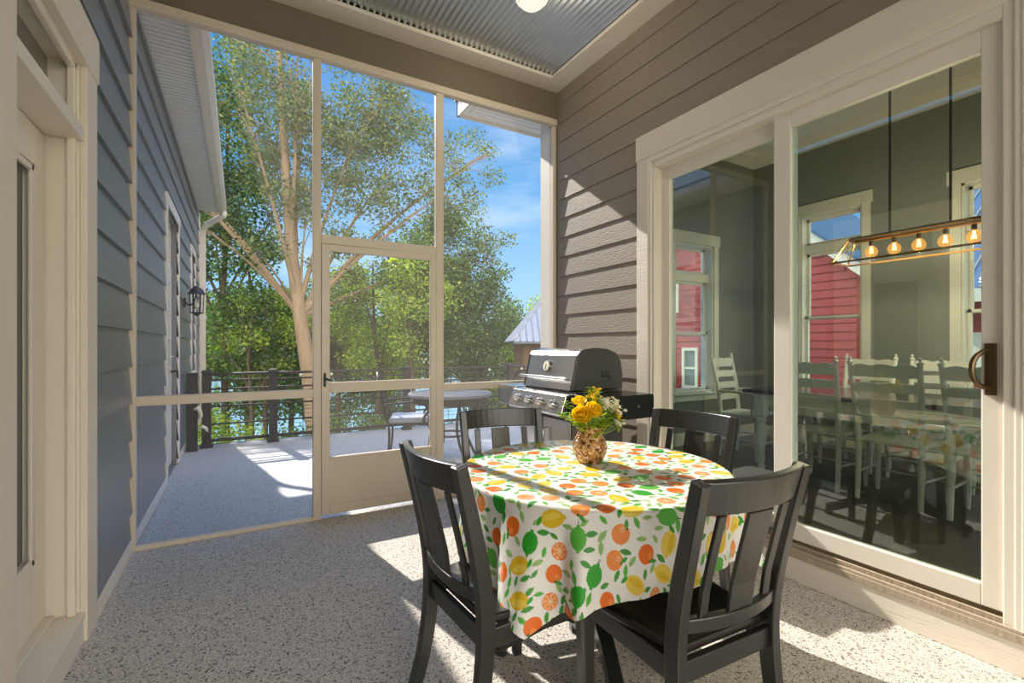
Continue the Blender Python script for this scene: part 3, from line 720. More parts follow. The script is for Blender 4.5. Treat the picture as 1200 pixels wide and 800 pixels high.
def rose(name, label, tip, ax, sc=1, mat='petal', grp=None):
    t = thing(name, label, 'flower', (VX, VY, VZ), group=grp); stem(t, tip, r=.0026); tip = BQ(tip)
    m = MB()
    for i, (n, r0, r1, h, w, ti, cu) in enumerate(((3, .002, .008, .030, .011, 1.35, .006), (4, .004, .014, .030, .014, 1.2, .008), (5, .006, .024, .028, .017, .95, .010), (6, .007, .034, .024, .019, .6, .012))):
        petal_ring(m, tip, n, r0*sc*RS, r1*sc*RS, h*sc*RS, w*sc*RS, ti, cu*sc*RS, i*.7, ax)
    m.build('bloom', mat, t, smooth=True)
    m = MB(); petal_ring(m, tip, 5, .002, .016*sc, .004, .005, .2, .0, .3, ax); m.build('sepals', 'sprig', t)
    return t
random.seed(11)
RS = 1.28
rose('yellow_rose', 'large open yellow rose lowest at the left of the bouquet', (-.060, -.035, .205), (-.55, -.6, .45), 1.15)
rose('yellow_rose', 'yellow rose at the front, just above the lowest rose', (-.025, -.045, .222), (-.15, -.75, .6), 1.05)
rose('yellow_rose', 'yellow rose behind, rising above the vase centre', (-.030, .02, .245), (-.2, -.2, .9), .95)
rose('yellow_rose', 'small yellow rose at the right edge of the bouquet', (.075, -.045, .200), (.7, -.5, .3), .8)
rose('cream_rose', 'pale cream rose near the top right of the bouquet', (.045, -.02, .24), (.35, -.4, .85), .85, 'petalw')
def daisy_spray(label, c, n, sp, mat='petalw'):
    t = thing('blossom_spray', label, 'flower', (VX, VY, VZ)); stem(t, c); c = BQ(c); m = MB(); st = MB()
    for i in range(n):
        p = Vector(c)+Vector((random.gauss(0, sp), random.gauss(0, sp), random.gauss(.01, sp*.7)))
        ax = (random.uniform(-.5, .5), random.uniform(-.9, .1), random.uniform(.3, 1)); petal_ring(m, p, 7, .002, .010, .001, .0035, .15, .001, random.random(), ax); m.ball(p+Vector(ax).normalized()*.002, .003, 6, 4)
        st.tube([Vector(c)-Vector((0, 0, .03)), p], .0009, 4)
    m.build('blossoms', mat, t); st.build('twigs', 'sprig', t)
daisy_spray('spray of tiny white blossoms at the right of the bouquet', (.075, -.035, .225), 46, .024)
daisy_spray('trailing sprig of tiny white blossoms hanging low right beside the vase', (.078, -.06, .155), 8, .012)
daisy_spray('tuft of small yellow blossoms at the very top of the bouquet', (.005, -.005, .275), 26, .018, 'petal')
def sprig(label, tip, n, l, w, spread=.4):
    t = thing('leaf_sprig', label, 'foliage sprig', (VX, VY, VZ)); stem(t, tip, r=.0018); tip = BQ(tip); m = MB(); tipv = Vector(tip)
    for i in range(n):
        u = .35+.65*i/max(1, n-1); p = Vector((tip[0]*u, tip[1]*u, .12+(tip[2]-.12)*u))
        a = i*2.4+random.random(); d = Vector((math.cos(a), math.sin(a), random.uniform(-.2, .7))).normalized(); e = d.cross(Vector((0, 0, 1))).normalized(); ll = l*random.uniform(.7, 1.15)
        g = Vector((0, 0, -.12*ll))
        m.add([p, p+d*ll*.5+e*w, p+d*ll+g, p+d*ll*.5-e*w, p+d*ll*.5+Vector((0, 0, -.1*w))], [(0, 1, 4), (1, 2, 4), (2, 3, 4), (3, 0, 4)])
    m.build('leaves', 'sprig', t)
sprig('round-leaved green sprig reaching far left out of the bouquet', (-.145, -.02, .225), 22, .036, .014)
sprig('upright feathery green sprig at the top of the bouquet', (.010, .01, .315), 40, .034, .007)
sprig('bushy green sprig filling the right middle of the bouquet', (.060, -.065, .205), 46, .036, .010)
sprig('bushy green sprig filling the front over the vase rim', (-.005, -.075, .185), 46, .034, .010)
sprig('green sprig at the back left, behind the roses', (-.075, .04, .255), 34, .036, .010)
sprig('dark leaf hanging down over the front of the vase', (-.018, -.074, .135), 7, .038, .013)
sprig('green sprig leaning right behind the white blossoms', (.110, .02, .225), 32, .034, .010)
sprig('bright green sprig in the middle, between the roses and the white blossoms', (.020, -.03, .265), 44, .034, .009)
sprig('yellow-green sprig spreading low to the left under the roses', (-.095, -.055, .185), 40, .034, .010)
sprig('yellow-green sprig spreading low to the right under the white blossoms', (.095, -.055, .175), 40, .032, .009)
sprig('tall loose sprig at the top right of the bouquet', (.055, .02, .295), 36, .032, .008)

# ------------------------------------------------------------------ gas grill against the right wall
gr = thing('gas_grill', 'stainless and black gas grill with closed lid by the screen wall', 'grill', (2.24, 2.98, 0))
# local: x from -.26 (front) to .26 (back), y from -.34 (near) to .34 (far)
m = MB().box(-.235, .24, -.34, .34, .12, .80).box(-.2, .2, -.3, .3, .80, .86); m.build('cabinet', 'dsteel', gr, bevel=.006)
for s in (-1, 1):
    d = MB().box(-.252, -.235, min(s*.005, s*.335), max(s*.005, s*.335), .15, .74).build('door', 'steel', gr, bevel=.006)
    MB().tube([(-.252, s*.05, .66), (-.285, s*.05, .66), (-.285, s*.05, .42), (-.252, s*.05, .42)], .008, 8).build('door_handle', 'chrome', d, smooth=True)
m = MB().prism([(-.255, .76), (-.335, .78), (-.345, .80), (-.30, .925), (-.20, .935), (-.20, .76)], 'y', -.36, .36); m.build('control_panel', 'steel', gr, bevel=.006)
for y in (-.24, -.08, .08, .24):
    c = Vector((-.323, y, .855)); ax = Vector((-.94, 0, .33))
    k = MB().tube([c, c+ax*.012], .036, 18).tube([c+ax*.012, c+ax*.04], [.027, .023], 18).build('knob', 'chrome', gr, smooth=True)
    MB().box(-.003, .003, -.004, .004, -.022, .022, Matrix.Translation(c+ax*.043) @ ax.to_track_quat('X', 'Z').to_matrix().to_4x4()).build('grip', 'steel', k)
MB().box(-.215, .25, -.33, .33, .86, .945).build('firebox', 'dsteel', gr, bevel=.008)
lid_prof = [(-.225, .95), (-.215, .99), (-.165, 1.20), (-.14, 1.228), (-.09, 1.245), (.0, 1.252), (.10, 1.245), (.19, 1.215), (.235, 1.15), (.25, 1.04), (.25, .95)]
lid = MB().prism(lid_prof, 'y', -.305, .305).build('lid', 'steel', gr, bevel=.006)
for y0, y1 in ((-.325, -.30), (.30, .325)):
    cx = .01; pr = [(cx+(x-cx)*1.02, .945+(z-.945)*1.012) for x, z in lid_prof]
    MB().prism(pr, 'y', y0, y1).build('lid_end', 'lidside', lid, bevel=.008)
MB().tube([(-.262, -.30, 1.035), (-.262, .30, 1.035)], .012, 10).build('lid_handle', 'chrome', lid, smooth=True)
for y in (-.25, .25): MB().tube([(-.262, y, 1.035), (-.200, y, 1.03)], .010, 8).build('handle_bracket', 'chrome', lid, smooth=True)
ax = Vector((-.97, 0, .23)); c = Vector((-.188, .03, 1.115))
th = MB().tube([c, c+ax*.012], .046, 24).build('thermometer', 'chrome', lid, smooth=True)
MB().tube([c+ax*.012, c+ax*.0135], .038, 24).build('dial', 'petalw', th)
MB().box(-.001, .001, -.004, .004, -.03, .012, Matrix.Translation(c+ax*.0145) @ ax.to_track_quat('X', 'Z').to_matrix().to_4x4()).build('needle', 'bmetal', th)
MB().box(.05, .11, -.331, -.324, 1.04, 1.085).box(.11, .135, -.331, -.324, 1.02, 1.055).build('lid_hinge', 'bmetal', lid, bevel=.004)
for nm, a, b in (('side_shelf', -.64, -.36), ('side_shelf', .36, .66)):
    mt = 'genamel' if a < 0 else 'steel'
    s = MB().box(-.275, .245, a, b, .915, .938).box(-.275, .245, a, a+.02, .775, .915).box(-.275, .245, b-.02, b, .80, .915).box(-.275, -.255, a, b, .775, .915).box(.225, .245, a, b, .775, .915).build(nm, mt, gr, bevel=.006)
    if a < 0:
        for x in (-.1, .10): MB().tube([(x, a-.004, .86), (x, a, .86)], .009, 10).build('bolt', 'chrome', s, smooth=True)
for x in (-.2, .2):
    for y in (-.3, .3):
        MB().tube([(x, y-.012, .05), (x, y+.012, .05)], .05, 18).box(x-.015, x+.015, y-.02, y+.02, .05, .125).build('caster', 'bmetal', gr, smooth=True)

# ------------------------------------------------------------------ deck railing
RY = 7.08
def railing(name, label, x0, x1, gate=False):
    t = thing(name, label, 'railing', (x0, RY, 0), group='deck railing sections'); w = x1-x0
    m = MB().box(.0, w, -.03, .03, .895, .925); m.build('top_rail', 'rail', t, bevel=.004)
    MB().box(0, w, -.02, .02, .05, .09).build('bottom_rail', 'rail', t, bevel=.004)
    for z in (.83, .72, .50, .275):
        MB().box(0, w, -.012, .012, z-.011, z+.011).build('mid_rail', 'rail', t)
    m = MB()
    for i in range(1, int(w/.16)+1): m.tube([(i*.16, 0, .09), (i*.16, 0, .72)], .0035, 4)
    for z in (.16, .22, .34, .40, .45, .56, .62, .67): m.tube([(0, .004, z), (w, .004, z)], .003, 4)
    m.build('wire_mesh', 'rail', t)
    return t
px = [-.36, .39, 2.22, 4.05, 5.9]
names = ['short railing section beside the left wing wall', 'railing section right of the first free-standing post, behind the screen door', 'railing section behind the patio table', 'railing section behind the grill, by the shed', 'railing section furthest along the deck']
for i in range(4): railing('deck_railing', names[i], px[i]+.045, px[i+1]-.045)
plab = ['dark railing post at the left wing wall', 'dark railing post standing free at the left of the deck', 'dark railing post behind the screen door, by the patio chair', 'dark railing post in front of the shed', 'dark railing post hidden behind the house corner', 'dark end post of the deck railing']
for i, x in enumerate(px[:4]):
    p = thing('railing_post', plab[i], 'post', (x, RY, 0), group='deck railing posts')
    MB().box(-.05, .05, -.05, .05, -.02, .93).build('shaft', 'rail', p, bevel=.005)
    MB().hexa([(-.062, -.062, .93), (.062, -.062, .93), (.062, .062, .93), (-.062, .062, .93)], [(-.045, -.045, .962), (.045, -.045, .962), (.045, .045, .962), (-.045, .045, .962)]).build('cap', 'rail', p, bevel=.004)
    MB().box(-.07, .07, -.07, .07, -.015, .02).build('base_flange', 'rail', p, bevel=.004)
gp = thing('gate_post', 'dark square gate post with white latches beside the left wing', 'post', (-.50, 6.92, 0))
MB().box(-.055, .055, -.05, .05, -.02, .94).build('shaft', 'rail', gp, bevel=.006)
MB().tube([(.03, -.055, .50), (.06, -.09, .53), (.09, -.08, .46), (.10, -.07, .40)], [.016, .022, .024, .012], 8).build('upper_latch', 'petalw', gp, smooth=True)
MB().tube([(.08, -.055, .27), (.11, -.08, .29), (.15, -.07, .26), (.16, -.06, .22)], [.012, .02, .02, .010], 8).build('lower_latch', 'petalw', gp, smooth=True)
for i, (x, lb) in enumerate(((.72, 'tiny round white rail light left of the screen door'), (1.12, 'tiny round white rail light seen just inside the screen door'), (3.62, 'tiny round white rail light left of the post by the shed'), (4.25, 'tiny round white rail light right of the post by the shed'))):
    l = thing('rail_light', lb, 'light', (x, RY-.03, .87), group='rail lights')
    MB().ball((0, -.022, 0), .022, 10, 8).build('globe', 'petalw', l, smooth=True); MB().box(-.012, .012, -.006, .03, -.012, .03).build('clip', 'rail', l)

# ------------------------------------------------------------------ iron patio set on the deck
pt = thing('patio_table', 'round wrought-iron patio table with lattice top on the deck', 'table', (2.02, 4.86, -.012))
m = MB().lathe([(.43, .735), (.455, .735), (.46, .75), (.455, .765), (.43, .765), (.43, .735)], n=48, caps=False)
for i in range(-10, 11):
    y = i*.041; h = math.sqrt(max(.0, .44**2-y*y)); m.box(-h, h, y-.011, y+.011, .748, .758)
for i in range(-5, 6):
    x = i*.08; h = math.sqrt(max(.0, .44**2-x*x)); m.box(x-.007, x+.007, -h, h, .744, .754)
m.build('lattice_top', 'piron', pt)
MB().lathe([(.40, .66), (.415, .66), (.415, .74), (.40, .74), (.40, .66)], n=48, caps=False).build('apron', 'bmetal', pt)
for j in range(4):
    a = PI/4+PI/2*j; c, s = math.cos(a), math.sin(a)
    MB().tube([(c*r, s*r, z) for r, z in ((.38, .70), (.30, .62), (.20, .45), (.19, .30), (.28, .12), (.38, 0))], .016, 8).build('leg', 'bmetal', pt, smooth=True)
    MB().tube([(c*(.26+.06*math.cos(t)*(1-t/9)), s*(.26+.06*math.cos(t)*(1-t/9)), .52+.06*math.sin(t)*(1-t/9)) for t in [i*.5 for i in range(16)]], .008, 6).build('scroll', 'bmetal', pt, smooth=True)
MB().lathe([(.17, .30), (.19, .30), (.19, .32), (.17, .32), (.17, .30)], n=28, caps=False).build('brace_ring', 'bmetal', pt)
cu = thing('white_cup', 'small white cup standing on the far part of the iron patio table', 'cup', (2.18, 5.10, .754))
MB().lathe([(.001, 0), (.026, 0), (.034, .02), (.038, .085), (.034, .085), (.030, .02), (.001, .008)], n=20, caps=False).build('cup_body', 'petalw', cu, smooth=True)
MB().tube(bez((.036, 0, .07), (.075, 0, .075), (.07, 0, .015), (.033, 0, .02), 10), .005, 6).build('cup_handle', 'petalw', cu, smooth=True)

def patio_chair(label):
    """faces local +x"""
    t = thing('iron_chair', label, 'chair', group='iron patio chairs')
    for s in (-1, 1):
        MB().tube(bez((-.24, s*.22, 0), (-.20, s*.23, .2), (-.20, s*.23, .35), (-.22, s*.23, .42), 6)+bez((-.23, s*.23, .45), (-.27, s*.23, .6), (-.30, s*.22, .8), (-.33, s*.16, .93), 8), .013, 7).build('leg', 'bmetal', t, smooth=True)
        MB().tube(bez((.20, s*.23, .42), (.30, s*.235, .30), (.16, s*.235, .15), (.25, s*.23, 0), 12), .013, 7).build('leg', 'bmetal', t, smooth=True)
        MB().tube(bez((-.27, s*.23, .64), (-.05, s*.26, .66), (.20, s*.27, .70), (.23, s*.27, .64), 8)+bez((.23, s*.27, .63), (.24, s*.26, .55), (.12, s*.25, .52), (.17, s*.24, .43), 8), .014, 7).build('arm', 'bmetal', t, smooth=True)
    MB().tube(bez((-.33, -.16, .93), (-.36, -.08, 1.0), (-.36, .08, 1.0), (-.33, .16, .93), 10), .013, 7).build('back_rail', 'bmetal', t, smooth=True)
    m = MB()
    for s in (-1, 1):
        for cy, cz, r, w in ((.10, .80, .075, 1), (.11, .62, .06, -1), (.05, .50, .04, 1)):
            m.tube([(-.24-.22*(cz+r*math.sin(w*q)*(1-q/9)-.45)*.9, s*(cy+r*math.cos(q)*(1-q/9)), cz+r*math.sin(w*q)*(1-q/9)) for q in [i*.45 for i in range(17)]], .008, 6)
    m.tube([(-.24, 0, .45), (-.29, 0, .7), (-.35, 0, .97)], .009, 6)
    m.build('scroll_back', 'bmetal', t, smooth=True)
    m = MB().tube([(-.22, -.23, .42), (.20, -.23, .42), (.20, .23, .42), (-.22, .23, .42), (-.22, -.23, .42)], .012, 6)
    for i in range(-5, 6): m.box(-.22, .20, i*.04-.008, i*.04+.008, .417, .425)
    m.build('seat_frame', 'bmetal', t)
    MB().box(-.21, .21, -.22, .22, .428, .495).build('seat_cushion', 'cushion', t, bevel=.028, seg=4)
    return t
pc = patio_chair('iron scroll-back patio chair with grey cushion at the left of the patio table')
pc.location = (1.68, 5.24, -.012); pc.rotation_euler = (0, 0, -.35)
dup(pc, (2.72, 4.85, -.012), PI+.25, 'iron scroll-back patio chair right of the patio table, half behind the grill')

# ------------------------------------------------------------------ dining furniture
dt = thing('dining_table', 'long farmhouse dining table with dark top and white turned legs', 'table', (4.60, 1.54, FZ))
MB().box(-.48, .48, -1.24, 1.24, .70, .735).build('table_top', 'ttop', dt, bevel=.008)
MB().box(-.41, .41, -1.12, 1.12, .59, .70).build('apron', 'cwhite', dt, bevel=.003)
for sx in (-1, 1):
    for sy in (-1, 1):
        MB().lathe([(.001, 0), (.026, 0), (.032, .03), (.022, .06), (.036, .10), (.026, .14), (.030, .18), (.044, .30), (.046, .38), (.032, .43), (.045, .455), (.03, .48), (.046, .50)], sx*.40, sy*1.10, 16).box(sx*.40-.046, sx*.40+.046, sy*1.10-.046, sy*1.10+.046, .50, .695).build('leg', 'cwhite', dt, smooth=True)
def ladder_chair(label, arms=False):
    """faces local +y"""
    t = thing('ladder_back_chair', label, 'chair', group='white ladder-back dining chairs')
    for s in (-1, 1):
        m = MB().tube([(s*.19, -.20, 0), (s*.19, -.185, .22), (s*.19, -.18, .45), (s*.20, -.215, .75), (s*.21, -.27, 1.0)], [.017, .021, .022, .020, .016], 8)
        m.lathe([(.012, .995), (.020, 1.01), (.020, 1.025), (.008, 1.035), (.014, 1.05), (.001, 1.065)], s*.21, -.27, 8); m.build('leg', 'cwhite', t, smooth=True)
        MB().tube([(s*.215, .19, 0), (s*.215, .19, .12), (s*.215, .19, .30), (s*.215, .19, .43)], [.013, .022, .024, .019], 8).build('leg', 'cwhite', t, smooth=True)
    for z, h, yy in ((.60, .06, -.195), (.72, .062, -.213), (.84, .064, -.236), (.955, .08, -.262)):
        top = z > .9; n = 16; vs = []
        for i in range(n+1):
            x = -.20+.40*i/n; e = (.016*abs(math.sin(i/n*3*PI)) if top else .006*math.sin(PI*i/n)); b = .02*math.sin(PI*i/n)
            for dz, dy in ((-h/2, -.007), (-h/2, .007), (h/2+e, .007), (h/2+e, -.007)): vs.append((x, yy-b+dy, z+dz))
        fs = [(i*4+j, i*4+(j+1) % 4, i*4+4+(j+1) % 4, i*4+4+j) for i in range(n) for j in range(4)]+[(0, 3, 2, 1), (n*4, n*4+1, n*4+2, n*4+3)]
        MB().add(vs, fs).build('back_slat', 'cwhite', t)
    MB().hexa([(-.20, -.20, .43), (.20, -.20, .43), (.235, .215, .43), (-.235, .215, .43)], [(-.20, -.20, .455), (.20, -.20, .455), (.235, .215, .455), (-.235, .215, .455)]).build('seat', 'cwhite', t, bevel=.008)
    for y, z in ((.19, .16), (.19, .28)): MB().tube([(-.215, y, z), (.215, y, z)], [.010, .010], 6).build('stretcher', 'cwhite', t)
    for s in (-1, 1): MB().tube([(s*.19, -.19, .2), (s*.215, .19, .2)], .010, 6).build('stretcher', 'cwhite', t)
    if arms:
        for s in (-1, 1):
            MB().sweep([(s*.195, -.205, .67), (s*.23, -.05, .675), (s*.245, .12, .67), (s*.245, .20, .655)], (1, 0, 0), [.03, .045, .055, .05], .024).tube([(s*.225, .15, .45), (s*.24, .15, .66)], .014, 7).build('arm', 'cwhite', t, bevel=.006)
    return t
lc = ladder_chair('white ladder-back dining chair nearest the door\'s middle stile, back to the glass')
near = [2.10, 1.585, 1.05]
nl = [None, 'white ladder-back dining chair with its back to the glass, behind the reflected flowers', 'white ladder-back dining chair with its back to the glass, nearest the door handle', 'white ladder-back dining chair at the hidden right end of the near side']
for i, y in enumerate(near):
    if i == 0: lc.location = (4.22, y, FZ); lc.rotation_euler = (0, 0, -PI/2)
    else: dup(lc, (4.22, y, FZ), -PI/2+random.uniform(-.05, .05), nl[i])
fl = ['white ladder-back dining chair across the table, below the window with the red house', 'white ladder-back dining chair across the table, right of the window with the red house', 'white ladder-back dining chair across the table, in front of the window behind the chandelier']
for i, y in enumerate((2.25, 1.70, 1.15)): dup(lc, (5.06, y, FZ), PI/2+random.uniform(-.05, .05), fl[i])
ac = ladder_chair('white ladder-back armchair at the head of the dining table, in the left glass panel', True)
ac.location = (4.56, 3.02, FZ); ac.rotation_euler = (0, 0, PI+.15)

# chandelier
CX, CY = 4.60, 1.605
hd = thing('linear_chandelier', 'long bronze cage chandelier with five glowing bulbs over the dining table', 'chandelier', (CX, CY, 0))
MB().box(-.045, .045, -.47, .47, 2.165, 2.195).build('top_bar', 'bmetal', hd, bevel=.003)
MB().box(-.03, .03, -.46, .46, 2.150, 2.165).build('socket_rail', 'brasslit', hd, bevel=.002)
m = MB()
T = [(-.06, -.47, 2.175), (.06, -.47, 2.175), (.06, .47, 2.175), (-.06, .47, 2.175)]; B = [(-.14, -.56, 1.985), (.14, -.56, 1.985), (.14, .56, 1.985), (-.14, .56, 1.985)]
for i in range(4):
    m.tube([T[i], B[i]], .007, 6); m.tube([T[i], T[(i+1) % 4]], .007, 6); m.tube([B[i], B[(i+1) % 4]], .009, 6)
for s in (-1, 1): m.tube([T[0 if s < 0 else 3], B[1 if s < 0 else 2]], .003, 5); m.tube([T[1 if s < 0 else 2], B[0 if s < 0 else 3]], .003, 5)
m.build('cage', 'brasslit', hd)
for y in (-.19, .19): MB().tube([(0, y, 2.19), (0, y, 3.70)], .009, 8).build('hanging_rod', 'bmetal', hd, smooth=True)
MB().box(-.06, .06, -.25, .25, 3.675, 3.70).build('canopy', 'bmetal', hd, bevel=.004)
for y in (-.32, -.16, 0, .16, .32):
    MB().tube([(0, y, 2.15), (0, y, 2.11)], .017, 10).build('socket', 'bmetal', hd, smooth=True)
    b = MB().lathe([(.012, 2.115), (.020, 2.105), (.038, 2.085), (.046, 2.06), (.040, 2.032), (.022, 2.016), (.001, 2.012)], 0, y, 16).build('bulb', 'bulbglass', hd, smooth=True)
    mm = MB()
    for j in range(6):
        a = j*PI/3; mm.tube([(.006*math.cos(a), y+.006*math.sin(a), 2.10), (.014*math.cos(a+.5), y+.014*math.sin(a+.5), 2.045)], .0022, 5)
    mm.build('filament', 'bulb', b)
# ------------------------------------------------------------------ outdoors
SUN_DIR = Vector((.19, -1.0, -.75)).normalized()
def gz(y): return -2.0-3.1*min(1, max(0, (y-8)/20))
m = MB(); xs = np.linspace(-45, 70, 60); ys = np.linspace(7.4, 36, 26); rg = np.random.default_rng(3)
vs = [(x, y, gz(y)+.18*math.sin(x*.7+y*.4)*math.cos(y*.6-x*.2)-(.8*max(0, (y-29)/5) if y > 29 else 0)) for y in ys for x in xs]
m.add(vs, [(j*60+i, j*60+i+1, j*60+61+i, j*60+60+i) for j in range(25) for i in range(59)])
struct(m.build('ground', 'ground', smooth=True))
struct(MB().box(-60, 90, -30, 7.4, -3.4, -2.2).build('ground_yard', 'ground'))
mm_, nt, out = new_mat('lake_water'); b = N(nt, 'ShaderNodeBsdfPrincipled', Roughness=.12); b.inputs['Base Color'].default_value = srgb(120, 160, 176); b.inputs['Specular IOR Level'].default_value = .8
tc = N(nt, 'ShaderNodeTexCoord'); mp = N(nt, 'ShaderNodeMapping'); mp.inputs['Scale'].default_value = (.35, 1.2, 1); nz = N(nt, 'ShaderNodeTexNoise', Scale=1.6, Detail=4); bp = N(nt, 'ShaderNodeBump', Strength=.25, Distance=.2)
nt.links.new(tc.outputs['Object'], mp.inputs[0]); nt.links.new(mp.outputs[0], nz.inputs['Vector']); nt.links.new(nz.outputs['Fac'], bp.inputs['Height']); nt.links.new(bp.outputs[0], b.inputs['Normal']); nt.links.new(b.outputs[0], out.inputs[0]); M['lake'] = mm_
struct(MB().box(-120, 160, 29, 150, -7, -5.05).build('lake', 'lake'))
struct(MB().box(-140, 200, 120, 230, -7, -4.3).build('ground_far_shore', 'ground'))

def leaves_mesh(name, pos, size, mat, rng, flat=.35):
    n = len(pos)
    d = rng.normal(size=(n, 3)); d[:, 2] = d[:, 2]*.6-.25; d /= np.linalg.norm(d, axis=1)[:, None]
    u = rng.normal(size=(n, 3)); u[:, 2] *= flat; e = np.cross(d, u); e /= np.linalg.norm(e, axis=1)[:, None]; nn = np.cross(d, e)
    l = size*rng.uniform(.65, 1.3, n)[:, None]; w = l*rng.uniform(.26, .36, n)[:, None]
    P = np.stack([pos, pos+d*l*.45+e*w+nn*l*.06, pos+d*l, pos+d*l*.45-e*w+nn*l*.06], 1).reshape(-1, 3).astype(np.float32)
    me = bpy.data.meshes.new(name); me.vertices.add(4*n); me.vertices.foreach_set('co', P.ravel())
    me.loops.add(4*n); me.loops.foreach_set('vertex_index', np.arange(4*n, dtype=np.int32))
    me.polygons.add(n); me.polygons.foreach_set('loop_start', np.arange(n, dtype=np.int32)*4); me.update(calc_edges=True)
    me.materials.append(M[mat]); return me
def sun_keep(P, origin):
    """crowns keep a gap where the low sun reaches the porch and the railing end of the deck"""
    W = P+np.array(origin); s = np.array(SUN_DIR); t = (.4-W[:, 2])/s[2]; hx = W[:, 0]+s[0]*t; hy = W[:, 1]+s[1]*t
    return ~((hx > .3) & (hx < 3.7) & (hy > -1.2) & (hy < 3.9)) & ~((hx > -.4) & (hx < .75) & (hy > 5.0) & (hy < 6.9))
def tree(name, label, x, y, trunk, r0, clumps, lpc, lsize, mat, bark, seed, cr=1.0, cat='tree', group=None, twigs=4, nlimb=7, fmin=.3):
    """trunk = list of (dx,dy,z above the base); clumps = list of (dx,dy,z,radius)"""
    rng = np.random.default_rng(seed); z0 = gz(y)-.1 if y < 100 else -4.3
    t = thing(name, label, cat, (x, y, z0), group=group)
    T = [Vector(p) for p in trunk]; k = len(T)
    m = MB().tube(T, [r0*1.35]+[r0*(1-.8*i/(k-1)) for i in range(1, k)], 9)
    pts = []
    org = np.array((x, y, z0)); clumps = [c for c in clumps if sun_keep(np.array([c[:3]]), org)[0]]
    cs = np.array([c[:3] for c in clumps]); nl = max(4, len(clumps)//nlimb); far = [int(np.argmax(cs[:, 2]))]
    dd = np.linalg.norm(cs-cs[far[0]], axis=1)
    while len(far) < nl: far.append(int(np.argmax(dd))); dd = np.minimum(dd, np.linalg.norm(cs-cs[far[-1]], axis=1))
    nodes = [(T[i].lerp(T[i+1], q/4), r0*(1-.8*(i+q/4)/(k-1))) for i in range(k-1) for q in range(4) if i >= k//3]
    for ic, c in enumerate([clumps[i] for i in far]+[c for i, c in enumerate(clumps) if i not in far]):
        C = Vector(c[:3]); lead = ic < nl
        if lead:
            f = min(.95, max(fmin, (C.z*.62-.25*math.hypot(C.x-T[-1].x, C.y-T[-1].y))/T[-1].z)); q = f*(k-1); i = min(k-2, int(q)); S = T[i].lerp(T[i+1], q-i); rs = r0*(1-.8*q/(k-1))
        else: S, rs = min(nodes, key=lambda n_: (n_[0]-C).length+max(0, n_[0].z-C.z)*1.5)
        mid = S.lerp(C, .5)+Vector((0, 0, (.08 if C.z > S.z else .2)*(C-S).length))+Vector(rng.normal(size=3)*.12*cr)
        br = bez(S, S.lerp(mid, .6), mid, C, 7)
        if not sun_keep(np.array([tuple(q_) for q_ in br]), org).all(): continue
        rb = min(rs*.55, .012+.012*(C-S).length)
        m.tube(br, [rb*(1-.8*j/7) for j in range(8)], 6 if lead else 5, caps=False)
        if lead: nodes += [(br[j], rb*(1-.8*j/7)) for j in range(2, 8)]
        for _ in range(twigs):
            a = br[int(rng.integers(4, 8))]; e = C+Vector(rng.normal(size=3))*c[3]*.7
            m.tube([a, a.lerp(e, .5)+Vector((0, 0, .08)), e], [rb*.3, rb*.2, .005], 4, caps=False)
        n = int(lpc*(c[3]/cr)**2); g = rng.normal(size=(n, 3)); g = g/np.linalg.norm(g, axis=1)[:, None]*(rng.uniform(0, 1, n)**.45)[:, None]; g[:, 2] *= .75
        pts.append(g*c[3]+np.array(c[:3]))
    m.build('trunk', bark, t, smooth=True, fix=False)
    P = np.concatenate(pts); P = P[sun_keep(P, (x, y, z0))]
    o = bpy.data.objects.new('foliage', leaves_mesh('foliage', P, lsize, mat, rng)); COL.objects.link(o); o.parent = t
    return t
def ell(seed, n, c, R, cr, shell=.35, lo=-1):
    rng = np.random.default_rng(seed); r = []
    while len(r) < n:
        p = rng.normal(size=3); p /= np.linalg.norm(p); 
        if p[2] < lo: continue
        q = rng.uniform(shell, 1)**.6
        r.append((c[0]+p[0]*R[0]*q, c[1]+p[1]*R[1]*q, c[2]+p[2]*R[2]*q, cr*rng.uniform(.7, 1.25)))
    return r
# the big leaning tree whose open crown fills the upper screens
trunk = [(.34, 0, 0), (.14, 0, 2), (-.07, 0, 4.2), (-.42, .1, 6.6), (-.72, .15, 9.2), (-.9, .2, 12), (-1.05, .2, 15), (-1.2, .2, 18)]
cl = ell(21, 78, (-1.6, .6, 14.2), (5.2, 3.4, 6.6), .9, .1)+ell(22, 60, (3.4, -.4, 12.8), (4.8, 2.6, 4.2), .75, .1)+ell(23, 16, (6.4, -1.2, 10.2), (2.0, 1.2, 1.9), .6, .1)+ell(24, 16, (2.2, -.6, 8.6), (2.6, 1.2, 1.6), .6, .1)+ell(25, 30, (1.8, -.9, 15.0), (2.8, 1.6, 2.4), .8, .1)
tree('leaning_tree', 'tall tree with pale leaning trunk and airy crown, left of the screen door', 2.5, 20.5, trunk, .40, cl, 250, .13, 'leaf_olive', 'bark', 31, .85, nlimb=11, fmin=.42)
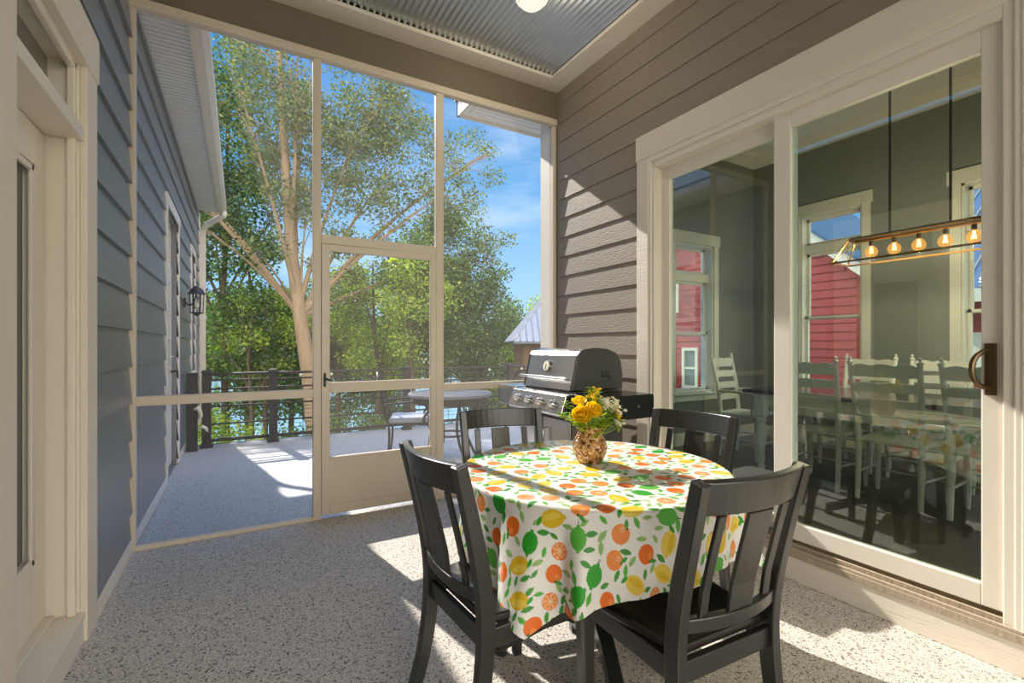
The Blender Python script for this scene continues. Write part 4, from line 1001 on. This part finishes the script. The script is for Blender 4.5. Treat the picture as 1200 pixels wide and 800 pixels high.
spec = [
 ('tall dark green tree rising behind the left gutter', -.5, 24.5, 19, (-.2, 0, 13.5), (3.2, 2.6, 6.6), 80, .95, 'leaf_dark', 41, .16),
 ('dense green tree behind the wall lantern', .3, 25, 10.5, (0, 0, 6.3), (3.4, 2.5, 4.3), 60, .95, 'leaf_mid', 42, .17),
 ('dark bushy tree just left of the pale leaning trunk', 2.6, 27.5, 9.5, (0, 0, 5.6), (3.0, 2.5, 4.0), 55, .95, 'leaf_dark', 43, .17),
 ('yellow-green tree in the upper half of the screen door', 5.6, 22.5, 9.8, (0, 0, 6.6), (2.6, 2.2, 3.4), 46, .85, 'leaf_yel', 44, .15),
 ('dense mid-green tree in the middle of the screen door', 7.2, 27, 10.2, (0, 0, 6.0), (3.2, 2.6, 4.2), 60, .95, 'leaf_mid', 45, .17),
 ('round-topped dark tree right of the screen door', 9.4, 20.5, 10.0, (0, 0, 6.2), (2.5, 2.2, 4.1), 58, .85, 'leaf_dark', 46, .15),
 ('tall green tree behind the right screen post of the door', 7.4, 19.6, 11.2, (0, 0, 7.6), (2.0, 1.8, 3.8), 44, .8, 'leaf_mid', 47, .14),
 ('mid-green tree behind the shed, low against the sky', 12.6, 24, 9.0, (0, 0, 5.8), (3.0, 2.4, 3.4), 50, .9, 'leaf_mid', 48, .16),
 ('yellow-green tree beside the shed roof at the right', 15.2, 22.5, 8.0, (0, 0, 5.4), (2.4, 2.0, 2.8), 36, .85, 'leaf_yel', 49, .15),
]
for lb, x, y, h, c, R, n, cr, mat, sd, ls in spec:
    rr = random.Random(sd); tk = [(0, 0, 0)]+[(rr.uniform(-.25, .25), rr.uniform(-.2, .2), h*f) for f in (.2, .4, .6, .8, .97)]
    tree('leafy_tree', lb, x, y, tk, .17, ell(sd, n, c, R, cr, .2), 300, ls, mat, 'barkd', sd, cr, group='trees beyond the deck')
# slim trunks by the water and low bushes
for i, (x, y, h, lb) in enumerate(((4.1, 24, 8.5, 'slim dark tree by the water, behind the screen door left half'), (6.1, 18.8, 8, 'slim dark tree by the water, behind the iron chair'), (.9, 23, 7.5, 'slim dark tree by the water, left of the pale trunk'), (.35, 22, 7, 'slim dark tree by the water, nearest the left wing corner'))):
    tree('slim_tree', lb, x, y, [(0, 0, 0), (.08, 0, h*.4), (-.05, .1, h*.7), (.1, 0, h)], .11, ell(60+i, 14, (0, 0, h*.85), (1.5, 1.5, 2.0), .7, .2), 190, .14, ('leaf_mid', 'leaf_yel', 'leaf_yel', 'leaf_mid')[i], 'barkd', 70+i, .7, group='slim trees by the water')
for i, (x, y, h, w, mt, lb) in enumerate(((-.9, 12.5, 2.3, 1.0, 'leaf_yel', 'sunlit yellow-green bush behind the railing at the left'), (.9, 13.5, 1.9, .8, 'leaf_mid', 'low green bush behind the free-standing railing post'), (3.0, 16, 2.3, .9, 'leaf_mid', 'low green bush behind the screen door railing'), (8.2, 15.2, 3.6, 1.1, 'leaf_yel', 'yellow-green bush left of the shed'), (6.0, 12.8, 2.5, .8, 'leaf_dark', 'dark bush behind the patio table'))):
    z = gz(y); cl = [(random.uniform(-w, w), random.uniform(-.6, .6), random.uniform(.3, 1)*h, .5) for _ in range(14)]
    tree('bush', lb, x, y, [(0, 0, 0), (.03, 0, h*.4), (0, 0, h*.8)], .05, cl, 260, .10, mt, 'barkd', 80+i, .5, 'bush', 'bushes beyond the deck', 2)
# far shore
ft = None
for i in range(16):
    x = -60+i*14+random.uniform(-1, 1); y = 124+random.uniform(-2, 8)
    if ft is None:
        ft = tree('shore_tree', 'distant green tree on the far shore of the lake', x, y, [(0, 0, 0), (.2, 0, 4), (0, 0, 9), (0, 0, 12)], .3, ell(90, 46, (0, 0, 8), (6.0, 4, 6.5), 1.9, .2), 120, .7, 'leaf_mid', 'barkd', 90, 1.9, group='far shore trees', twigs=1)
    else:
        c = dup(ft, (x, y, -4.3), random.uniform(0, 6.3)); s = random.uniform(.8, 1.25); c.scale = (s, s, s)

# shed with a metal hip roof, right of the trees
sh = thing('lake_shed', 'brown board shed with ribbed metal hip roof behind the grill', 'shed', (8.15, 14.0, 0), -.42)
W_, D_, zb, ze, zr = 4.6, 3.6, -3.4, 1.42, 3.7
MB().box(.35, W_-.35, .35, D_-.35, zb, ze).build('wall', 'hutwood', sh)
A = [(0, 0, ze), (W_, 0, ze), (W_, D_, ze), (0, D_, ze)]; r0, r1 = (D_/2, D_/2, zr), (W_-D_/2, D_/2, zr)
m = MB().add(A+[r0, r1]+[(p[0], p[1], p[2]-.08) for p in A], [(0, 1, 5, 4), (1, 2, 5), (2, 3, 4, 5), (3, 0, 4), (0, 6, 7, 1), (1, 7, 8, 2), (2, 8, 9, 3), (3, 9, 6, 0), (9, 8, 7, 6)])
rf = m.build('roof', 'troof', sh)
m = MB()
def rib(a, b): m.tube([Vector(a)+Vector((0, 0, .015)), Vector(b)+Vector((0, 0, .015))], .028, 5)
s_ = (zr-ze)/(D_/2)
for i in range(1, 20):
    x = W_*i/20; d = min(x, W_-x, D_/2); rib((x, 0, ze), (x, d, ze+d*s_)); rib((x, D_, ze), (x, D_-d, ze+d*s_))
for i in range(1, 16):
    y = D_*i/16; d = min(y, D_-y); rib((0, y, ze), (d, y, ze+d*s_)); rib((W_, y, ze), (W_-d, y, ze+d*s_))
rib(A[0], r0); rib(A[3], r0); rib(A[1], r1); rib(A[2], r1); rib(r0, r1)
m.build('roof_ribs', 'troof', rf)
wn = MB().box(1.0, 1.55, .30, .36, .35, 1.15).build('window_frame', 'alum', sh, bevel=.01)
MB().box(1.08, 1.26, .29, .31, .42, 1.08).box(1.30, 1.48, .29, .31, .42, 1.08).build('window_pane', 'dkglass', wn)
m = MB()
for x in (.40, 2.2, W_-.45): m.box(x, x+.14, .28, .36, zb, ze-.05)
m.build('corner_post', 'hutwood', sh)

# red house seen through the dining-room windows
rh = thing('red_house', 'red lap-sided house with white trim seen through the dining-room windows', 'house', (12, 0, 0))
RXO = [(9.62, 10.02, .05, 1.12), (10.35, 11.0, 2.4, 3.5)]
def zroof(y): return 3.02+.86*(y-5.35)
m = siding(MB(), 0, -1, 5.3, 13.5, -2.6, 3.0, RXO, .2)
z = 3.0
while z < 6.4:
    y0 = 5.35+(z+.2-3.02)/.86; y1 = 19.2-y0; m = siding(m, 0, -1, y0, max(y0+.05, min(13.5, y1)), z, z+.2, [o for o in RXO if o[3] > 3], .2); z += .2
m.prism([(5.3, -2.6), (13.5, -2.6), (13.5, zroof(5.7)), (9.6, zroof(9.6)-.05), (5.3, zroof(5.3)-.05)], 'x', .0, .2); rw = m.build('gable_wall', 'redwood', rh)
m = MB()
for a, b in ((0, 1),):
    m.prism([(5.0, zroof(5.0)-.02), (9.6, zroof(9.6)-.02), (9.6, zroof(9.6)+.28), (5.0, zroof(5.0)+.28)], 'x', -.30, -.04)
    m.prism([(13.9, zroof(5.3)-.02), (9.6, zroof(9.6)-.02), (9.6, zroof(9.6)+.28), (13.9, zroof(5.3)+.28)], 'x', -.30, -.04)
m.build('rake_board', 'white', rh)
m = MB().prism([(4.9, zroof(4.9)+.28), (9.6, zroof(9.6)+.28), (9.6, zroof(9.6)+.36), (4.9, zroof(4.9)+.36)], 'x', -.36, 6)
m.prism([(9.6, zroof(9.6)+.28), (14.3, zroof(4.9)+.28), (14.3, zroof(4.9)+.36), (9.6, zroof(9.6)+.36)], 'x', -.36, 6); m.build('roof', 'troof', rh)
for a, b, c, d in RXO:
    f = MB().box(-.05, .02, a-.09, a, c-.09, d+.09).box(-.05, .02, b, b+.09, c-.09, d+.09).box(-.05, .02, a, b, d, d+.09).box(-.05, .02, a, b, c-.09, c).box(-.04, .0, a, b, (c+d)/2-.03, (c+d)/2+.03).build('window', 'white', rh)
    MB().box(-.02, -.01, a, b, c, d).build('pane', 'dkglass', f)
lt = thing('red_outbuilding', 'low red-walled outbuilding with ribbed pale metal roof at the right of the dining-room view', 'outbuilding', (10.6, 0, 0))
MB().box(.35, 4.4, 1.3, 4.1, -2.6, 2.2).build('wall', 'redwood', lt)
MB().box(.32, .36, 2.9, 3.6, .7, 1.5).build('window', 'white', lt)
rf = MB().prism([(0, 2.15), (4.2, 5.2), (4.2, 5.28), (0, 2.23)], 'y', 1.0, 4.3).build('roof', 'troof', lt)
m = MB()
for i in range(15): m.tube([(0, 1.05+i*.23, 2.25), (4.2, 1.05+i*.23, 5.3)], .03, 5)
m.build('roof_ribs', 'troof', rf)
MB().box(-.05, .0, 1.0, 4.3, 2.0, 2.22).build('fascia', 'white', lt)

# ------------------------------------------------------------------ light
w = bpy.data.worlds.new('sky'); SC.world = w; w.use_nodes = True; nt = w.node_tree; nt.nodes.clear(); L = nt.links.new
out = nt.nodes.new('ShaderNodeOutputWorld'); bg = nt.nodes.new('ShaderNodeBackground'); L(bg.outputs[0], out.inputs[0])
tc = N(nt, 'ShaderNodeTexCoord'); sep = N(nt, 'ShaderNodeSeparateXYZ'); L(tc.outputs['Generated'], sep.inputs[0])
rp = N(nt, 'ShaderNodeValToRGB'); cr = rp.color_ramp
cr.elements[0].position = 0; cr.elements[0].color = srgb(176, 206, 236)
cr.elements[1].position = 1; cr.elements[1].color = (.52, .92, 1.9, 1)
for p, c in ((.12, (142, 192, 232)), (.3, (92, 160, 216)), (.55, (62, 130, 198))): e_ = cr.elements.new(p); e_.color = srgb(*c)
L(sep.outputs['Z'], rp.inputs[0])
mp = N(nt, 'ShaderNodeMapping'); mp.inputs['Scale'].default_value = (1.1, 1.1, 4.5); L(tc.outputs['Generated'], mp.inputs[0])
nz = N(nt, 'ShaderNodeTexNoise', Scale=2.2, Detail=7, Roughness=.6); L(mp.outputs[0], nz.inputs['Vector'])
mr = N(nt, 'ShaderNodeMapRange'); mr.inputs['From Min'].default_value = .48; mr.inputs['From Max'].default_value = .78; mr.inputs['To Max'].default_value = .55; L(nz.outputs['Fac'], mr.inputs['Value'])
mx = N(nt, 'ShaderNodeMix', data_type='RGBA'); L(mr.outputs[0], mx.inputs[0]); L(rp.outputs[0], mx.inputs[6]); mx.inputs[7].default_value = srgb(226, 236, 246)
# unseen bright cloud bank, added behind the camera as fill light
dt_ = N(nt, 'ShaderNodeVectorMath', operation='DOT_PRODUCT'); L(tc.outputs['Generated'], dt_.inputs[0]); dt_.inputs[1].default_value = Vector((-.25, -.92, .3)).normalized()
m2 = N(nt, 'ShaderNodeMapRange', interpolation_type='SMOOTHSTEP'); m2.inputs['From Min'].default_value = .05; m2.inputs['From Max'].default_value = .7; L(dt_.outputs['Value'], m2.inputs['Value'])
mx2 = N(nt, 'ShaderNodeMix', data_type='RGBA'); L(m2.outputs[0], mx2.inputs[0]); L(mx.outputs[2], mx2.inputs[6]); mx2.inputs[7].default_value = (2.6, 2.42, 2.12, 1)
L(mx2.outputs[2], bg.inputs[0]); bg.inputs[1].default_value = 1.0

def light(name, typ, loc, **kw):
    l = bpy.data.lights.new(name, typ); o = bpy.data.objects.new(name, l); COL.objects.link(o); o.location = loc
    for k, v in kw.items(): setattr(l, k, v)
    return o
s = light('sun', 'SUN', (0, 20, 20), energy=6.0, angle=.0093, color=(1, .94, .85)); s.rotation_euler = SUN_DIR.to_track_quat('-Z', 'Y').to_euler()
light('porch_lamp', 'POINT', (1.74, 2.74, 3.53), energy=6, color=(1, .86, .68), shadow_soft_size=.07)
for y in (-.32, -.16, 0, .16, .32):
    light('bulb_light', 'POINT', (CX, CY+y, 2.0), energy=9, color=(1, .76, .5), shadow_soft_size=.03)

# ------------------------------------------------------------------ camera
cd = bpy.data.cameras.new('camera'); co = bpy.data.objects.new('camera', cd); COL.objects.link(co); SC.camera = co
cd.sensor_width = 36; cd.lens = 553/1200*36; cd.shift_y = 5/1200; cd.clip_start = .02; cd.clip_end = 600
co.location = (0, 0, 1.27); co.rotation_euler = (PI/2, 0, -PI/6)
SC.view_settings.view_transform = 'Standard'; SC.view_settings.look = 'None'; SC.view_settings.gamma = 1; SC.view_settings.use_curve_mapping = False
SC.view_settings.exposure = .52
SC.cycles.max_bounces = 12; SC.cycles.transparent_max_bounces = 24; SC.cycles.use_denoising = True
SC.cycles.sample_clamp_indirect = 6
